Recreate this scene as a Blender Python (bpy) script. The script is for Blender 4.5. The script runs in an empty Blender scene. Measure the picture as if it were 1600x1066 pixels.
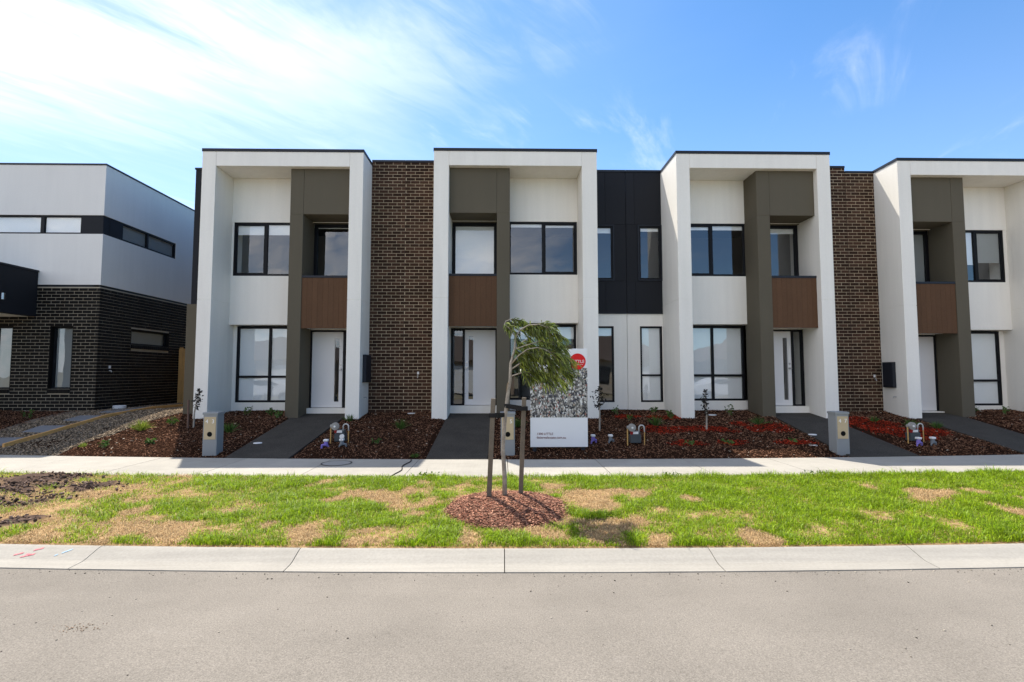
import bpy, math, random
import numpy as np
from mathutils import Vector, noise as mnoise

random.seed(7)
rng = np.random.default_rng(11)
sc = bpy.context.scene
COL = sc.collection
R = math.radians

# ------------------------------------------------------------------ camera, light, sky, exposure
cam_d = bpy.data.cameras.new('camera')
cam_d.sensor_width = 36.0
cam_d.lens = 806.6 / 1600 * 36.0
cam_d.clip_start, cam_d.clip_end = 0.05, 3000
cam = bpy.data.objects.new('camera', cam_d)
COL.objects.link(cam)
cam.location = (0, 0, 1.596)
cam.rotation_euler = (R(90 + 3.545), 0, R(-1.06))
sc.camera = cam

SUN_TO = Vector((-2.1, 3.94, 7.29)).normalized()      # towards the sun
sun_d = bpy.data.lights.new('sun', 'SUN')
sun_d.energy = 3.5
sun_d.angle = R(0.53)
sun_d.color = (1.0, 0.93, 0.82)
sun = bpy.data.objects.new('sun', sun_d)
COL.objects.link(sun)
sun.rotation_euler = SUN_TO.to_track_quat('Z', 'Y').to_euler()
sun.location = (-10, 20, 40)

sc.view_settings.view_transform = 'Standard'
sc.view_settings.look = 'None'
sc.view_settings.gamma = 1.0
sc.view_settings.use_curve_mapping = False
sc.view_settings.exposure = 1.10

world = bpy.data.worlds.new('World')
sc.world = world
world.use_nodes = True


def build_world():
    nt = world.node_tree
    N, L = nt.nodes, nt.links
    N.clear()
    out = N.new('ShaderNodeOutputWorld')
    bg = N.new('ShaderNodeBackground')
    bg.inputs['Strength'].default_value = 0.15
    sky = N.new('ShaderNodeTexSky')
    sky.sky_type = 'NISHITA'
    sky.sun_disc = False
    sky.sun_elevation = math.asin(SUN_TO.z)
    sky.sun_rotation = math.atan2(SUN_TO.x, SUN_TO.y)
    sky.air_density = 1.0
    sky.dust_density = 0.3
    sky.ozone_density = 2.2
    tc = N.new('ShaderNodeTexCoord')
    sep = N.new('ShaderNodeSeparateXYZ')
    L.new(tc.outputs['Generated'], sep.inputs[0])

    def math_(op, a, b=None, c=None):
        n = N.new('ShaderNodeMath')
        n.operation = op
        for i, v in enumerate((a, b, c)):
            if v is None:
                continue
            if isinstance(v, (int, float)):
                n.inputs[i].default_value = v
            else:
                L.new(v, n.inputs[i])
        return n.outputs[0]

    def smooth(v, a, b):
        n = N.new('ShaderNodeMapRange')
        n.interpolation_type = 'SMOOTHSTEP'
        L.new(v, n.inputs[0])
        n.inputs[1].default_value, n.inputs[2].default_value = a, b
        n.inputs[3].default_value, n.inputs[4].default_value = 0, 1
        return n.outputs[0]

    zc = math_('MAXIMUM', sep.outputs[2], 0.03)
    px = math_('DIVIDE', sep.outputs[0], zc)
    py = math_('DIVIDE', sep.outputs[1], zc)
    comb = N.new('ShaderNodeCombineXYZ')
    L.new(px, comb.inputs[0])
    L.new(py, comb.inputs[1])

    def noise(scale, detail, rough, dist, sx=1, sy=1, rot=0, off=(0, 0, 0)):
        # sx along the heading rot, sy across it
        c, s_ = math.cos(rot), math.sin(rot)
        al = math_('ADD', math_('MULTIPLY', px, c * sx), math_('MULTIPLY_ADD', py, s_ * sx, off[0]))
        ac = math_('ADD', math_('MULTIPLY', px, -s_ * sy), math_('MULTIPLY_ADD', py, c * sy, off[1]))
        cb = N.new('ShaderNodeCombineXYZ')
        L.new(al, cb.inputs[0])
        L.new(ac, cb.inputs[1])
        n = N.new('ShaderNodeTexNoise')
        n.inputs['Scale'].default_value = scale
        n.inputs['Detail'].default_value = detail
        n.inputs['Roughness'].default_value = rough
        n.inputs['Distortion'].default_value = dist
        L.new(cb.outputs[0], n.inputs['Vector'])
        return n.outputs[0]

    big = noise(0.9, 5, 0.55, 0.6, 1, 1, 0, (3.1, 0.4, 0))
    streak = noise(1.5, 9, 0.62, 0.7, 0.6, 1.9, R(62), (0.7, 2.2, 0))
    fine = noise(4.0, 8, 0.62, 0.6, 0.5, 2.0, R(50), (5.0, 1.0, 0))
    # a broad sheet of thin high cloud over the west and south, breaking up towards the north-east
    south = smooth(py, 0.6, -1.0)
    edge = math_('ADD', px, math_('MULTIPLY', math_('SUBTRACT', big, 0.5), 1.5))
    edge = math_('SUBTRACT', edge, math_('MULTIPLY', south, 0.75))
    core = math_('SUBTRACT', 1.0, smooth(math_('ADD', edge, math_('MULTIPLY', math_('SUBTRACT', fine, 0.5), 0.9)), -0.75, 0.02))
    haze = math_('SUBTRACT', 1.0, smooth(edge, -1.4, 1.1))
    far = math_('ADD', py, math_('MULTIPLY', math_('SUBTRACT', streak, 0.5), 2.2))
    core = math_('MULTIPLY', core, math_('SUBTRACT', 1.0, math_('MULTIPLY', smooth(far, 1.25, 2.45), 0.93)))
    body = math_('ADD', math_('MULTIPLY', smooth(streak, 0.24, 0.74), 0.64), math_('MULTIPLY', smooth(fine, 0.25, 0.78), 0.32))
    cl = math_('ADD', math_('MULTIPLY', core, math_('ADD', 0.05, math_('MULTIPLY', math_('POWER', body, 1.15), 0.90))), math_('MULTIPLY', haze, 0.085))
    wisp = math_('MULTIPLY', smooth(streak, 0.50, 0.80), smooth(big, 0.40, 0.64))
    wisp = math_('MULTIPLY', wisp, math_('ADD', 0.3, math_('MULTIPLY', fine, 0.7)))
    tot = math_('MINIMUM', math_('ADD', cl, math_('MULTIPLY', wisp, 0.42)), 1.0)
    # the blue pales towards the horizon
    low = math_('SUBTRACT', 1.0, smooth(sep.outputs[2], 0.16, 0.62))
    tot = math_('MINIMUM', math_('ADD', tot, math_('MULTIPLY', low, 0.085)), 1.0)
    veil = N.new('ShaderNodeMix')
    veil.data_type = 'RGBA'
    veil.blend_type = 'MULTIPLY'
    veil.inputs[0].default_value = 1.0
    veil.inputs[7].default_value = (0.315, 0.515, 0.655, 1)
    L.new(sky.outputs[0], veil.inputs[6])
    mix = N.new('ShaderNodeMix')
    mix.data_type = 'RGBA'
    L.new(tot, mix.inputs[0])
    L.new(veil.outputs[2], mix.inputs[6])
    mix.inputs[7].default_value = (6.5, 6.25, 6.2, 1)
    L.new(mix.outputs[2], bg.inputs['Color'])
    L.new(bg.outputs[0], out.inputs['Surface'])


build_world()

# ------------------------------------------------------------------ materials
MATS = {}


def mat(name, col, rough=0.7, var=0.12, vscale=2.0, fine=0.0, fscale=60.0, bump=0.0, bscale=120.0, spec=0.3, metal=0.0, island=0.0,
        objrand=0.0, col2=None, streak=0.0, transl=0.0, run=0.0, broom=0.0):
    if name in MATS:
        return MATS[name]
    m = bpy.data.materials.new(name)
    m.use_nodes = True
    nt = m.node_tree
    N, L = nt.nodes, nt.links
    b = N['Principled BSDF']
    b.inputs['Roughness'].default_value = rough
    b.inputs['Metallic'].default_value = metal
    b.inputs['Specular IOR Level'].default_value = spec
    geo = N.new('ShaderNodeNewGeometry')
    cur = N.new('ShaderNodeRGB')
    cur.outputs[0].default_value = (*col, 1)
    cur = cur.outputs[0]

    def noise(scale, det=4, scl=None):
        n = N.new('ShaderNodeTexNoise')
        n.inputs['Scale'].default_value = scale
        n.inputs['Detail'].default_value = det
        if scl:
            mp = N.new('ShaderNodeMapping')
            mp.inputs['Scale'].default_value = scl
            L.new(geo.outputs['Position'], mp.inputs[0])
            L.new(mp.outputs[0], n.inputs['Vector'])
        else:
            L.new(geo.outputs['Position'], n.inputs['Vector'])
        return n.outputs[0]

    def scale_by(cur, val, amt):
        mr = N.new('ShaderNodeMapRange')
        mr.inputs[1].default_value, mr.inputs[2].default_value = 0.2, 0.8
        mr.inputs[3].default_value, mr.inputs[4].default_value = 1 - amt, 1 + amt
        L.new(val, mr.inputs[0])
        vm = N.new('ShaderNodeVectorMath')
        vm.operation = 'SCALE'
        L.new(cur, vm.inputs[0])
        L.new(mr.outputs[0], vm.inputs['Scale'])
        return vm.outputs[0]

    if col2 is not None:
        mx = N.new('ShaderNodeMix')
        mx.data_type = 'RGBA'
        if island:
            L.new(geo.outputs['Random Per Island'], mx.inputs[0])
        else:
            L.new(noise(vscale * 1.7, 5), mx.inputs[0])
        L.new(cur, mx.inputs[6])
        mx.inputs[7].default_value = (*col2, 1)
        cur = mx.outputs[2]
    if var:
        cur = scale_by(cur, noise(vscale), var)
    if streak:
        cur = scale_by(cur, noise(1.0, 5, (6.0, 6.0, 0.5)), streak)
    if broom:
        cur = scale_by(cur, noise(1.0, 3, (38.0, 1.5, 1.0)), broom)
        cur = scale_by(cur, noise(5.0, 7, (0.6, 1.2, 1.0)), broom * 1.6)
    if run:
        cur = scale_by(cur, noise(1.0, 6, (0.7, 16.0, 6.0)), run)
    if fine:
        cur = scale_by(cur, noise(fscale, 3), fine)
    if island:
        mr = N.new('ShaderNodeMath')
        mr.operation = 'FRACT'
        ml = N.new('ShaderNodeMath')
        ml.operation = 'MULTIPLY'
        ml.inputs[1].default_value = 7.31
        L.new(geo.outputs['Random Per Island'], ml.inputs[0])
        L.new(ml.outputs[0], mr.inputs[0])
        cur = scale_by(cur, mr.outputs[0], island)
    if objrand:
        oi = N.new('ShaderNodeObjectInfo')
        cur = scale_by(cur, oi.outputs['Random'], objrand)
    L.new(cur, b.inputs['Base Color'])
    if bump:
        bp = N.new('ShaderNodeBump')
        bp.inputs['Strength'].default_value = bump
        bp.inputs['Distance'].default_value = 0.01
        L.new(noise(bscale, 4), bp.inputs['Height'])
        L.new(bp.outputs[0], b.inputs['Normal'])
    if transl:
        tr = N.new('ShaderNodeBsdfTranslucent')
        L.new(cur, tr.inputs['Color'])
        ms = N.new('ShaderNodeMixShader')
        ms.inputs[0].default_value = transl
        L.new(b.outputs[0], ms.inputs[1])
        L.new(tr.outputs[0], ms.inputs[2])
        L.new(ms.outputs[0], N['Material Output'].inputs['Surface'])
    MATS[name] = m
    return m


M_WHITE = mat('white_render', (0.80, 0.775, 0.715), 0.85, 0.03, 0.8, 0.025, 30, 0.14, 140, streak=0.045)
M_WHITE2 = mat('pale_grey_render', (0.73, 0.715, 0.685), 0.85, 0.03, 0.8, 0.02, 30, 0.10, 160, streak=0.03)
M_BROWN = mat('taupe_render', (0.104, 0.090, 0.064), 0.9, 0.05, 1.0, 0.03, 40, 0.12, 160, streak=0.03)
M_CHAR = mat('charcoal_cladding', (0.0135, 0.0148, 0.019), 0.7, spec=0.2, var=0.06, vscale=1.2, bump=0.05, objrand=0.06)
M_CAP = mat('dark_metal', (0.013, 0.016, 0.024), 0.5, 0.05, 3, spec=0.3)
M_FRAME = mat('window_metal', (0.005, 0.0055, 0.008), 0.5, 0.05, 3, spec=0.2)
M_WOOD = mat('brown_board', (0.105, 0.056, 0.031), 0.8, 0.05, 3, 0.08, 24, streak=0.06, objrand=0.04, spec=0.15)
M_BRICK = mat('brown_brick', (0.058, 0.031, 0.020), 0.9, 0.18, 1.2, 0.25, 70, 0.4, 110, objrand=0.36, island=0.2, spec=0.15)
M_MORTAR = mat('tan_mortar', (0.50, 0.40, 0.275), 0.95, 0.16, 2, 0.12, 60, 0.3, 150)
M_BBRICK = mat('black_brick', (0.0085, 0.0073, 0.0066), 0.75, 0.15, 3, 0.2, 60, 0.3, 90, spec=0.15, objrand=0.3, island=0.2)
M_BMORTAR = mat('grey_mortar', (0.37, 0.325, 0.25), 0.95, 0.10, 3, 0.12, 60, 0.3, 150)
M_DOOR = mat('white_door', (0.74, 0.74, 0.745), 0.45, 0.015, 2)
M_BLIND = mat('white_blind', (0.84, 0.85, 0.85), 0.8, 0.02, 2, transl=0.04)
M_BLIND2 = mat('grey_blind', (0.36, 0.38, 0.38), 0.8, 0.02, 2, transl=0.2)
M_INNER = mat('interior_paint', (0.22, 0.215, 0.20), 0.9, 0.03)
M_STEEL = mat('brushed_steel', (0.45, 0.45, 0.46), 0.3, 0.03, metal=1.0)
M_CONC = mat('concrete', (0.36, 0.338, 0.295), 0.9, 0.10, 1.4, 0.09, 45, 0.25, 200, objrand=0.045, broom=0.05)
M_KERB = mat('kerb_concrete', (0.345, 0.322, 0.28), 0.9, 0.08, 1.8, 0.10, 40, 0.3, 200, objrand=0.04, run=0.10)
M_PATH = mat('exposed_aggregate', (0.056, 0.051, 0.044), 0.95, 0.2, 2.5, 0.7, 70, 0.4, 160, spec=0.1)
M_MULCHBED = mat('mulch_soil', (0.028, 0.014, 0.009), 1.0, 0.3, 4, 0.5, 60, 0.8, 60, spec=0.0)
M_CHIP = mat('bark_chip', (0.082, 0.036, 0.021), 0.95, 0.35, 1.3, island=0.85, col2=(0.25, 0.135, 0.082), spec=0.03)
M_REDCHIP = mat('red_bark_chip', (0.27, 0.020, 0.009), 0.9, 0.15, 2, island=0.6, col2=(0.42, 0.045, 0.018), spec=0.05)
M_PALECHIP = mat('pale_chip', (0.5, 0.42, 0.33), 0.9, 0.1, 2, island=0.4)
M_STONE = mat('gravel_stone', (0.135, 0.102, 0.07), 0.95, 0.1, 2, island=0.6, col2=(0.29, 0.22, 0.15), spec=0.1)
M_GRAVBED = mat('gravel_ground', (0.15, 0.12, 0.09), 1.0, 0.2, 3, 0.4, 60, 0.5, 60)
M_PAVER = mat('stone_paver', (0.15, 0.155, 0.165), 0.85, 0.08, 3, 0.1, 60, 0.15, 100, objrand=0.08)
M_TIMBER = mat('treated_timber', (0.52, 0.29, 0.10), 0.85, 0.15, 4, 0.2, 40, 0.3, 60, objrand=0.12)
M_STAKE = mat('weathered_stake', (0.17, 0.145, 0.115), 0.9, 0.15, 6, 0.2, 80, 0.4, 90, streak=0.15)
M_BARK = mat('sapling_bark', (0.34, 0.30, 0.25), 0.9, 0.35, 14, 0.25, 60, 0.5, 60)
M_TWIG = mat('twig', (0.22, 0.16, 0.10), 0.9, 0.2, 8)
M_LEAF = mat('feathery_leaf', (0.068, 0.108, 0.020), 0.4, 0.3, 7, island=0.65, col2=(0.24, 0.28, 0.05), transl=0.42, spec=0.5)
M_DARKLEAF = mat('dark_leaf', (0.022, 0.014, 0.018), 0.5, 0.2, 6, island=0.4, col2=(0.03, 0.035, 0.02), transl=0.15)
M_PLANT = mat('plant_leaf', (0.05, 0.11, 0.018), 0.5, 0.15, 4, island=0.4, col2=(0.08, 0.15, 0.03), transl=0.3)
M_LIME = mat('lime_leaf', (0.20, 0.27, 0.03), 0.5, 0.15, 4, island=0.35, col2=(0.28, 0.33, 0.06), transl=0.35)
M_GRASS = mat('grass_blade', (0.165, 0.30, 0.006), 0.5, 0.25, 5.0, island=0.5, col2=(0.33, 0.43, 0.014), transl=0.45)
M_STRAW = mat('dry_grass', (0.40, 0.255, 0.115), 0.9, 0.2, 3, island=0.45, col2=(0.55, 0.41, 0.225), transl=0.2)
M_BLACK = mat('black_strap', (0.006, 0.006, 0.007), 0.6, 0.1)
M_LBOX = mat('grey_letterbox', (0.235, 0.25, 0.26), 0.55, 0.03, 3)
M_PLATE = mat('beige_plate', (0.46, 0.37, 0.235), 0.6, 0.05, 5)
M_NUM = mat('white_number', (0.8, 0.8, 0.78), 0.5, 0)
M_BOARD = mat('sign_white', (0.74, 0.75, 0.77), 0.5, 0.01)
M_RED = mat('sign_red', (0.62, 0.006, 0.008), 0.5, 0)
M_TXT = mat('sign_text', (0.16, 0.03, 0.04), 0.5, 0)
M_METER = mat('meter_grey', (0.055, 0.065, 0.072), 0.5, 0.05, 8)
M_REG = mat('cast_grey', (0.30, 0.29, 0.27), 0.55, 0.08, 20)
M_YEL = mat('yellow_pipe', (0.50, 0.30, 0.10), 0.5, 0.08, 20)
M_REDCOL = mat('red_fitting', (0.32, 0.03, 0.03), 0.5, 0.05)
M_PURPLE = mat('purple_plastic', (0.20, 0.15, 0.48), 0.5, 0.05)
M_TAPGREY = mat('grey_plastic', (0.16, 0.18, 0.20), 0.5, 0.05)
M_WPLAST = mat('white_plastic', (0.72, 0.72, 0.72), 0.5, 0.02)
M_COVER = mat('cover_concrete', (0.30, 0.29, 0.27), 0.9, 0.1, 6, 0.1, 60)
M_IRON = mat('cast_iron', (0.03, 0.03, 0.032), 0.7, 0.1, 8)
M_REDPAINT = mat('red_marking', (0.62, 0.20, 0.22), 0.9, 0.2, 20)
M_BLUEPAINT = mat('blue_marking', (0.36, 0.52, 0.66), 0.9, 0.2, 20)
M_BARE = mat('far_ground', (0.22, 0.19, 0.12), 1.0, 0.2, 0.3)
M_TILE = mat('roof_tile', (0.10, 0.075, 0.062), 0.8, 0.1, 2)
M_PALEWALL = mat('pale_wall', (0.42, 0.36, 0.29), 0.9, 0.05)
M_CAR = mat('car_paint', (0.75, 0.75, 0.76), 0.25, 0.0, spec=0.6)
M_TYRE = mat('tyre', (0.012, 0.012, 0.012), 0.9, 0.1)
M_BIN = mat('green_plastic', (0.02, 0.14, 0.05), 0.5, 0.05)


def glass_mat(name, tint, fac):
    m = bpy.data.materials.new(name)
    m.use_nodes = True
    nt = m.node_tree
    N, L = nt.nodes, nt.links
    N.clear()
    out = N.new('ShaderNodeOutputMaterial')
    t = N.new('ShaderNodeBsdfTransparent')
    t.inputs[0].default_value = (*tint, 1)
    g = N.new('ShaderNodeBsdfGlossy')
    g.inputs['Color'].default_value = (0.93, 0.96, 1.0, 1)
    g.inputs['Roughness'].default_value = 0.004
    fr = N.new('ShaderNodeFresnel')
    fr.inputs[0].default_value = 1.5
    mr = N.new('ShaderNodeMapRange')
    mr.inputs[1].default_value, mr.inputs[2].default_value = 0.0, 1.0
    mr.inputs[3].default_value, mr.inputs[4].default_value = fac, 1.0
    L.new(fr.outputs[0], mr.inputs[0])
    geo = N.new('ShaderNodeNewGeometry')
    fb = N.new('ShaderNodeMath')          # a pane reflects from its outer surface; the exit face only transmits
    fb.operation = 'MULTIPLY_ADD'
    fb.inputs[1].default_value = -1.0
    fb.inputs[2].default_value = 1.0
    L.new(geo.outputs['Backfacing'], fb.inputs[0])
    fm = N.new('ShaderNodeMath')
    fm.operation = 'MULTIPLY'
    L.new(fb.outputs[0], fm.inputs[0])
    L.new(mr.outputs[0], fm.inputs[1])
    # panes are never perfectly flat
    nz = N.new('ShaderNodeTexNoise')
    nz.inputs['Scale'].default_value = 1.3
    L.new(geo.outputs['Position'], nz.inputs['Vector'])
    bp = N.new('ShaderNodeBump')
    bp.inputs['Strength'].default_value = 0.06
    bp.inputs['Distance'].default_value = 0.05
    L.new(nz.outputs[0], bp.inputs['Height'])
    L.new(bp.outputs[0], g.inputs['Normal'])
    ms = N.new('ShaderNodeMixShader')
    L.new(fm.outputs[0], ms.inputs[0])
    L.new(t.outputs[0], ms.inputs[1])
    L.new(g.outputs[0], ms.inputs[2])
    L.new(ms.outputs[0], out.inputs['Surface'])
    return m


M_GLASS = glass_mat('window_glass', (0.975, 0.985, 0.985), 0.085)


def asphalt():
    m = bpy.data.materials.new('asphalt')
    m.use_nodes = True
    nt = m.node_tree
    N, L = nt.nodes, nt.links
    b = N['Principled BSDF']
    b.inputs['Roughness'].default_value = 0.92
    b.inputs['Specular IOR Level'].default_value = 0.2
    geo = N.new('ShaderNodeNewGeometry')

    def noise(scale, det, rough=0.5, scl=(1, 1, 1)):
        mp = N.new('ShaderNodeMapping')
        mp.inputs['Scale'].default_value = scl
        L.new(geo.outputs['Position'], mp.inputs[0])
        n = N.new('ShaderNodeTexNoise')
        n.inputs['Scale'].default_value = scale
        n.inputs['Detail'].default_value = det
        n.inputs['Roughness'].default_value = rough
        L.new(mp.outputs[0], n.inputs['Vector'])
        return n.outputs[0]

    def ramp(v, a, b_, c, d):
        mr = N.new('ShaderNodeMapRange')
        mr.inputs[1].default_value, mr.inputs[2].default_value = a, b_
        mr.inputs[3].default_value, mr.inputs[4].default_value = c, d
        L.new(v, mr.inputs[0])
        return mr.outputs[0]

    def mul(a, c):
        n = N.new('ShaderNodeMath')
        n.operation = 'MULTIPLY'
        L.new(a, n.inputs[0])
        L.new(c, n.inputs[1])
        return n.outputs[0]

    v = mul(ramp(noise(95, 3, 0.7), 0.3, 0.7, 0.68, 1.32), ramp(noise(0.9, 5, 0.6), 0.3, 0.7, 0.87, 1.08))
    v = mul(v, ramp(noise(1.0, 4, 0.6, (0.25, 3.0, 1)), 0.35, 0.75, 1.03, 0.95))
    v = mul(v, ramp(noise(22, 5, 0.75), 0.58, 0.74, 1.02, 0.74))
    vo = N.new('ShaderNodeTexVoronoi')
    vo.inputs['Scale'].default_value = 140
    L.new(geo.outputs['Position'], vo.inputs['Vector'])
    v = mul(v, ramp(vo.outputs['Distance'], 0.05, 0.6, 1.10, 0.88))
    rgb = N.new('ShaderNodeRGB')
    rgb.outputs[0].default_value = (0.232, 0.208, 0.177, 1)
    sm = N.new('ShaderNodeVectorMath')
    sm.operation = 'SCALE'
    L.new(rgb.outputs[0], sm.inputs[0])
    L.new(v, sm.inputs['Scale'])
    # pale scuffs of dried cement
    mx = N.new('ShaderNodeMix')
    mx.data_type = 'RGBA'
    L.new(ramp(noise(1.6, 7, 0.72, (1.0, 2.2, 1)), 0.64, 0.80, 0, 0.55), mx.inputs[0])
    L.new(sm.outputs[0], mx.inputs[6])
    mx.inputs[7].default_value = (0.36, 0.335, 0.30, 1)
    L.new(mx.outputs[2], b.inputs['Base Color'])
    bp = N.new('ShaderNodeBump')
    bp.inputs['Strength'].default_value = 0.5
    bp.inputs['Distance'].default_value = 0.006
    L.new(noise(110, 3, 0.7), bp.inputs['Height'])
    L.new(bp.outputs[0], b.inputs['Normal'])
    return m


M_ROAD = asphalt()


def mosaic():
    m = bpy.data.materials.new('mosaic_print')
    m.use_nodes = True
    nt = m.node_tree
    N, L = nt.nodes, nt.links
    b = N['Principled BSDF']
    b.inputs['Roughness'].default_value = 0.5
    geo = N.new('ShaderNodeNewGeometry')
    mp = N.new('ShaderNodeMapping')
    mp.inputs['Scale'].default_value = (1.25, 1, 0.9)
    L.new(geo.outputs['Position'], mp.inputs[0])
    vo = N.new('ShaderNodeTexVoronoi')
    vo.inputs['Scale'].default_value = 33
    L.new(mp.outputs[0], vo.inputs['Vector'])
    sp = N.new('ShaderNodeSeparateColor')
    L.new(vo.outputs['Color'], sp.inputs[0])
    cr = N.new('ShaderNodeValToRGB')
    cr.color_ramp.interpolation = 'CONSTANT'
    cols = [(0, (.02, .02, .025)), (.16, (.10, .095, .09)), (.30, (.22, .21, .19)), (.46, (.42, .40, .37)), (.62, (.13, .12, .11)),
            (.72, (.60, .60, .58)), (.83, (.04, .045, .07)), (.92, (.26, .10, .08)), (.95, (.33, .27, .20))]
    el = cr.color_ramp.elements
    while len(el) < len(cols):
        el.new(0.5)
    for e, (p, c) in zip(el, cols):
        e.position = p
        e.color = (*c, 1)
    L.new(sp.outputs[0], cr.inputs[0])
    n2 = N.new('ShaderNodeTexNoise')
    n2.inputs['Scale'].default_value = 70
    L.new(mp.outputs[0], n2.inputs['Vector'])
    mr = N.new('ShaderNodeMapRange')
    mr.inputs[1].default_value, mr.inputs[2].default_value = 0.3, 0.7
    mr.inputs[3].default_value, mr.inputs[4].default_value = 0.35, 1.6
    L.new(n2.outputs[0], mr.inputs[0])
    vm = N.new('ShaderNodeVectorMath')
    vm.operation = 'SCALE'
    L.new(cr.outputs[0], vm.inputs[0])
    L.new(mr.outputs[0], vm.inputs['Scale'])
    L.new(vm.outputs[0], b.inputs['Base Color'])
    return m


M_MOSAIC = mosaic()


def strip_mat():
    """Ground of the nature strip: thin straw over soil, with the dug-over dark soil at its western end."""
    m = bpy.data.materials.new('nature_strip_soil')
    m.use_nodes = True
    nt = m.node_tree
    N, L = nt.nodes, nt.links
    b = N['Principled BSDF']
    b.inputs['Roughness'].default_value = 1.0
    b.inputs['Specular IOR Level'].default_value = 0.1
    geo = N.new('ShaderNodeNewGeometry')

    def noise(s, d=5, r=0.6):
        n = N.new('ShaderNodeTexNoise')
        n.inputs['Scale'].default_value = s
        n.inputs['Detail'].default_value = d
        n.inputs['Roughness'].default_value = r
        L.new(geo.outputs['Position'], n.inputs['Vector'])
        return n.outputs[0]

    def ramp(v, *st):
        c = N.new('ShaderNodeValToRGB')
        el = c.color_ramp.elements
        while len(el) < len(st):
            el.new(0.5)
        for e, (p, col) in zip(el, st):
            e.position = p
            e.color = (*col, 1)
        L.new(v, c.inputs[0])
        return c.outputs[0]

    straw = ramp(noise(9, 8, 0.75), (0.28, (.13, .072, .034)), (0.42, (.28, .17, .08)), (0.6, (.46, .31, .16)), (0.8, (.58, .43, .25)))
    soil = ramp(noise(12, 8, 0.7), (0.3, (.04, .026, .02)), (0.55, (.10, .066, .05)), (0.75, (.17, .12, .095)))
    at = N.new('ShaderNodeAttribute')
    at.attribute_name = 'soil'
    mx = N.new('ShaderNodeMix')
    mx.data_type = 'RGBA'
    L.new(at.outputs['Fac'], mx.inputs[0])
    L.new(straw, mx.inputs[6])
    L.new(soil, mx.inputs[7])
    L.new(mx.outputs[2], b.inputs['Base Color'])
    bp = N.new('ShaderNodeBump')
    bp.inputs['Strength'].default_value = 0.8
    bp.inputs['Distance'].default_value = 0.02
    L.new(noise(45, 6, 0.7), bp.inputs['Height'])
    L.new(bp.outputs[0], b.inputs['Normal'])
    return m


M_STRIP = strip_mat()


# ------------------------------------------------------------------ builders
class MB:
    def __init__(s):
        s.v, s.f = [], []

    def box(s, x0, x1, y0, y1, z0, z1):
        x0, x1 = min(x0, x1), max(x0, x1)
        n = len(s.v)
        s.v += [(x0, y0, z0), (x1, y0, z0), (x1, y1, z0), (x0, y1, z0), (x0, y0, z1), (x1, y0, z1), (x1, y1, z1), (x0, y1, z1)]
        s.f += [tuple(n + i for i in q) for q in ((0, 3, 2, 1), (4, 5, 6, 7), (0, 1, 5, 4), (1, 2, 6, 5), (2, 3, 7, 6), (3, 0, 4, 7))]
        return s

    def ngon_prism(s, pts0, pts1):
        n = len(s.v)
        k = len(pts0)
        s.v += [tuple(p) for p in pts0] + [tuple(p) for p in pts1]
        s.f.append(tuple(n + i for i in range(k))[::-1])
        s.f.append(tuple(n + k + i for i in range(k)))
        for i in range(k):
            j = (i + 1) % k
            s.f.append((n + i, n + j, n + k + j, n + k + i))
        return s

    def tube(s, pts, rad, k=8, cap=True):
        pts = [Vector(p) for p in pts]
        if isinstance(rad, (int, float)):
            rad = [rad] * len(pts)
        n = len(s.v)
        ref = None
        for i, p in enumerate(pts):
            a, c = pts[max(i - 1, 0)], pts[min(i + 1, len(pts) - 1)]
            d = (c - a).normalized()
            if ref is None:
                ref = d.cross(Vector((0.31, 0.9, 0.17))).normalized()
            u = (ref - d * ref.dot(d)).normalized()
            ref = u
            w = d.cross(u)
            for j in range(k):
                t = 2 * math.pi * j / k
                s.v.append(tuple(p + (u * math.cos(t) + w * math.sin(t)) * rad[i]))
        for i in range(len(pts) - 1):
            for j in range(k):
                a, b = n + i * k + j, n + i * k + (j + 1) % k
                s.f.append((a, b, b + k, a + k))
        if cap:
            s.f.append(tuple(n + j for j in range(k))[::-1])
            s.f.append(tuple(n + (len(pts) - 1) * k + j for j in range(k)))
        return s

    def disc_y(s, x, y0, y1, z, r, k=20):
        """short cylinder with its axis along Y"""
        a = [(x + r * math.cos(2 * math.pi * i / k), y0, z + r * math.sin(2 * math.pi * i / k)) for i in range(k)]
        b = [(p[0], y1, p[2]) for p in a]
        return s.ngon_prism(b, a)

    def disc_z(s, x, y, z0, z1, r, k=20, r1=None):
        r1 = r if r1 is None else r1
        a = [(x + r * math.cos(2 * math.pi * i / k), y + r * math.sin(2 * math.pi * i / k), z0) for i in range(k)]
        b = [(x + r1 * math.cos(2 * math.pi * i / k), y + r1 * math.sin(2 * math.pi * i / k), z1) for i in range(k)]
        return s.ngon_prism(a, b)

    def build(s, name, m, parent=None, bevel=0.0, smooth=False, seg=1):
        me = bpy.data.meshes.new(name)
        base = root_loc(parent)
        me.from_pydata([(v[0] - base[0], v[1] - base[1], v[2] - base[2]) for v in s.v], [], s.f)
        me.materials.append(m)
        if smooth:
            me.shade_smooth()
        o = bpy.data.objects.new(name, me)
        COL.objects.link(o)
        o.parent = parent
        if bevel:
            md = o.modifiers.new('edge', 'BEVEL')
            md.width = bevel
            md.segments = seg
            md.limit_method = 'ANGLE'
            md.angle_limit = R(40)
        return o


def root_loc(p):
    t = Vector((0, 0, 0))
    while p is not None:
        t += p.location
        p = p.parent
    return t


def tag(o, label=None, cat=None, group=None, kind=None):
    if label:
        o['label'] = label
    if cat:
        o['category'] = cat
    if group:
        o['group'] = group
    if kind:
        o['kind'] = kind
    return o


def thing(name, loc, label, cat, group=None):
    o = bpy.data.objects.new(name, None)
    COL.objects.link(o)
    o.location = loc
    o.empty_display_size = 0.1
    return tag(o, label, cat, group)


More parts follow.
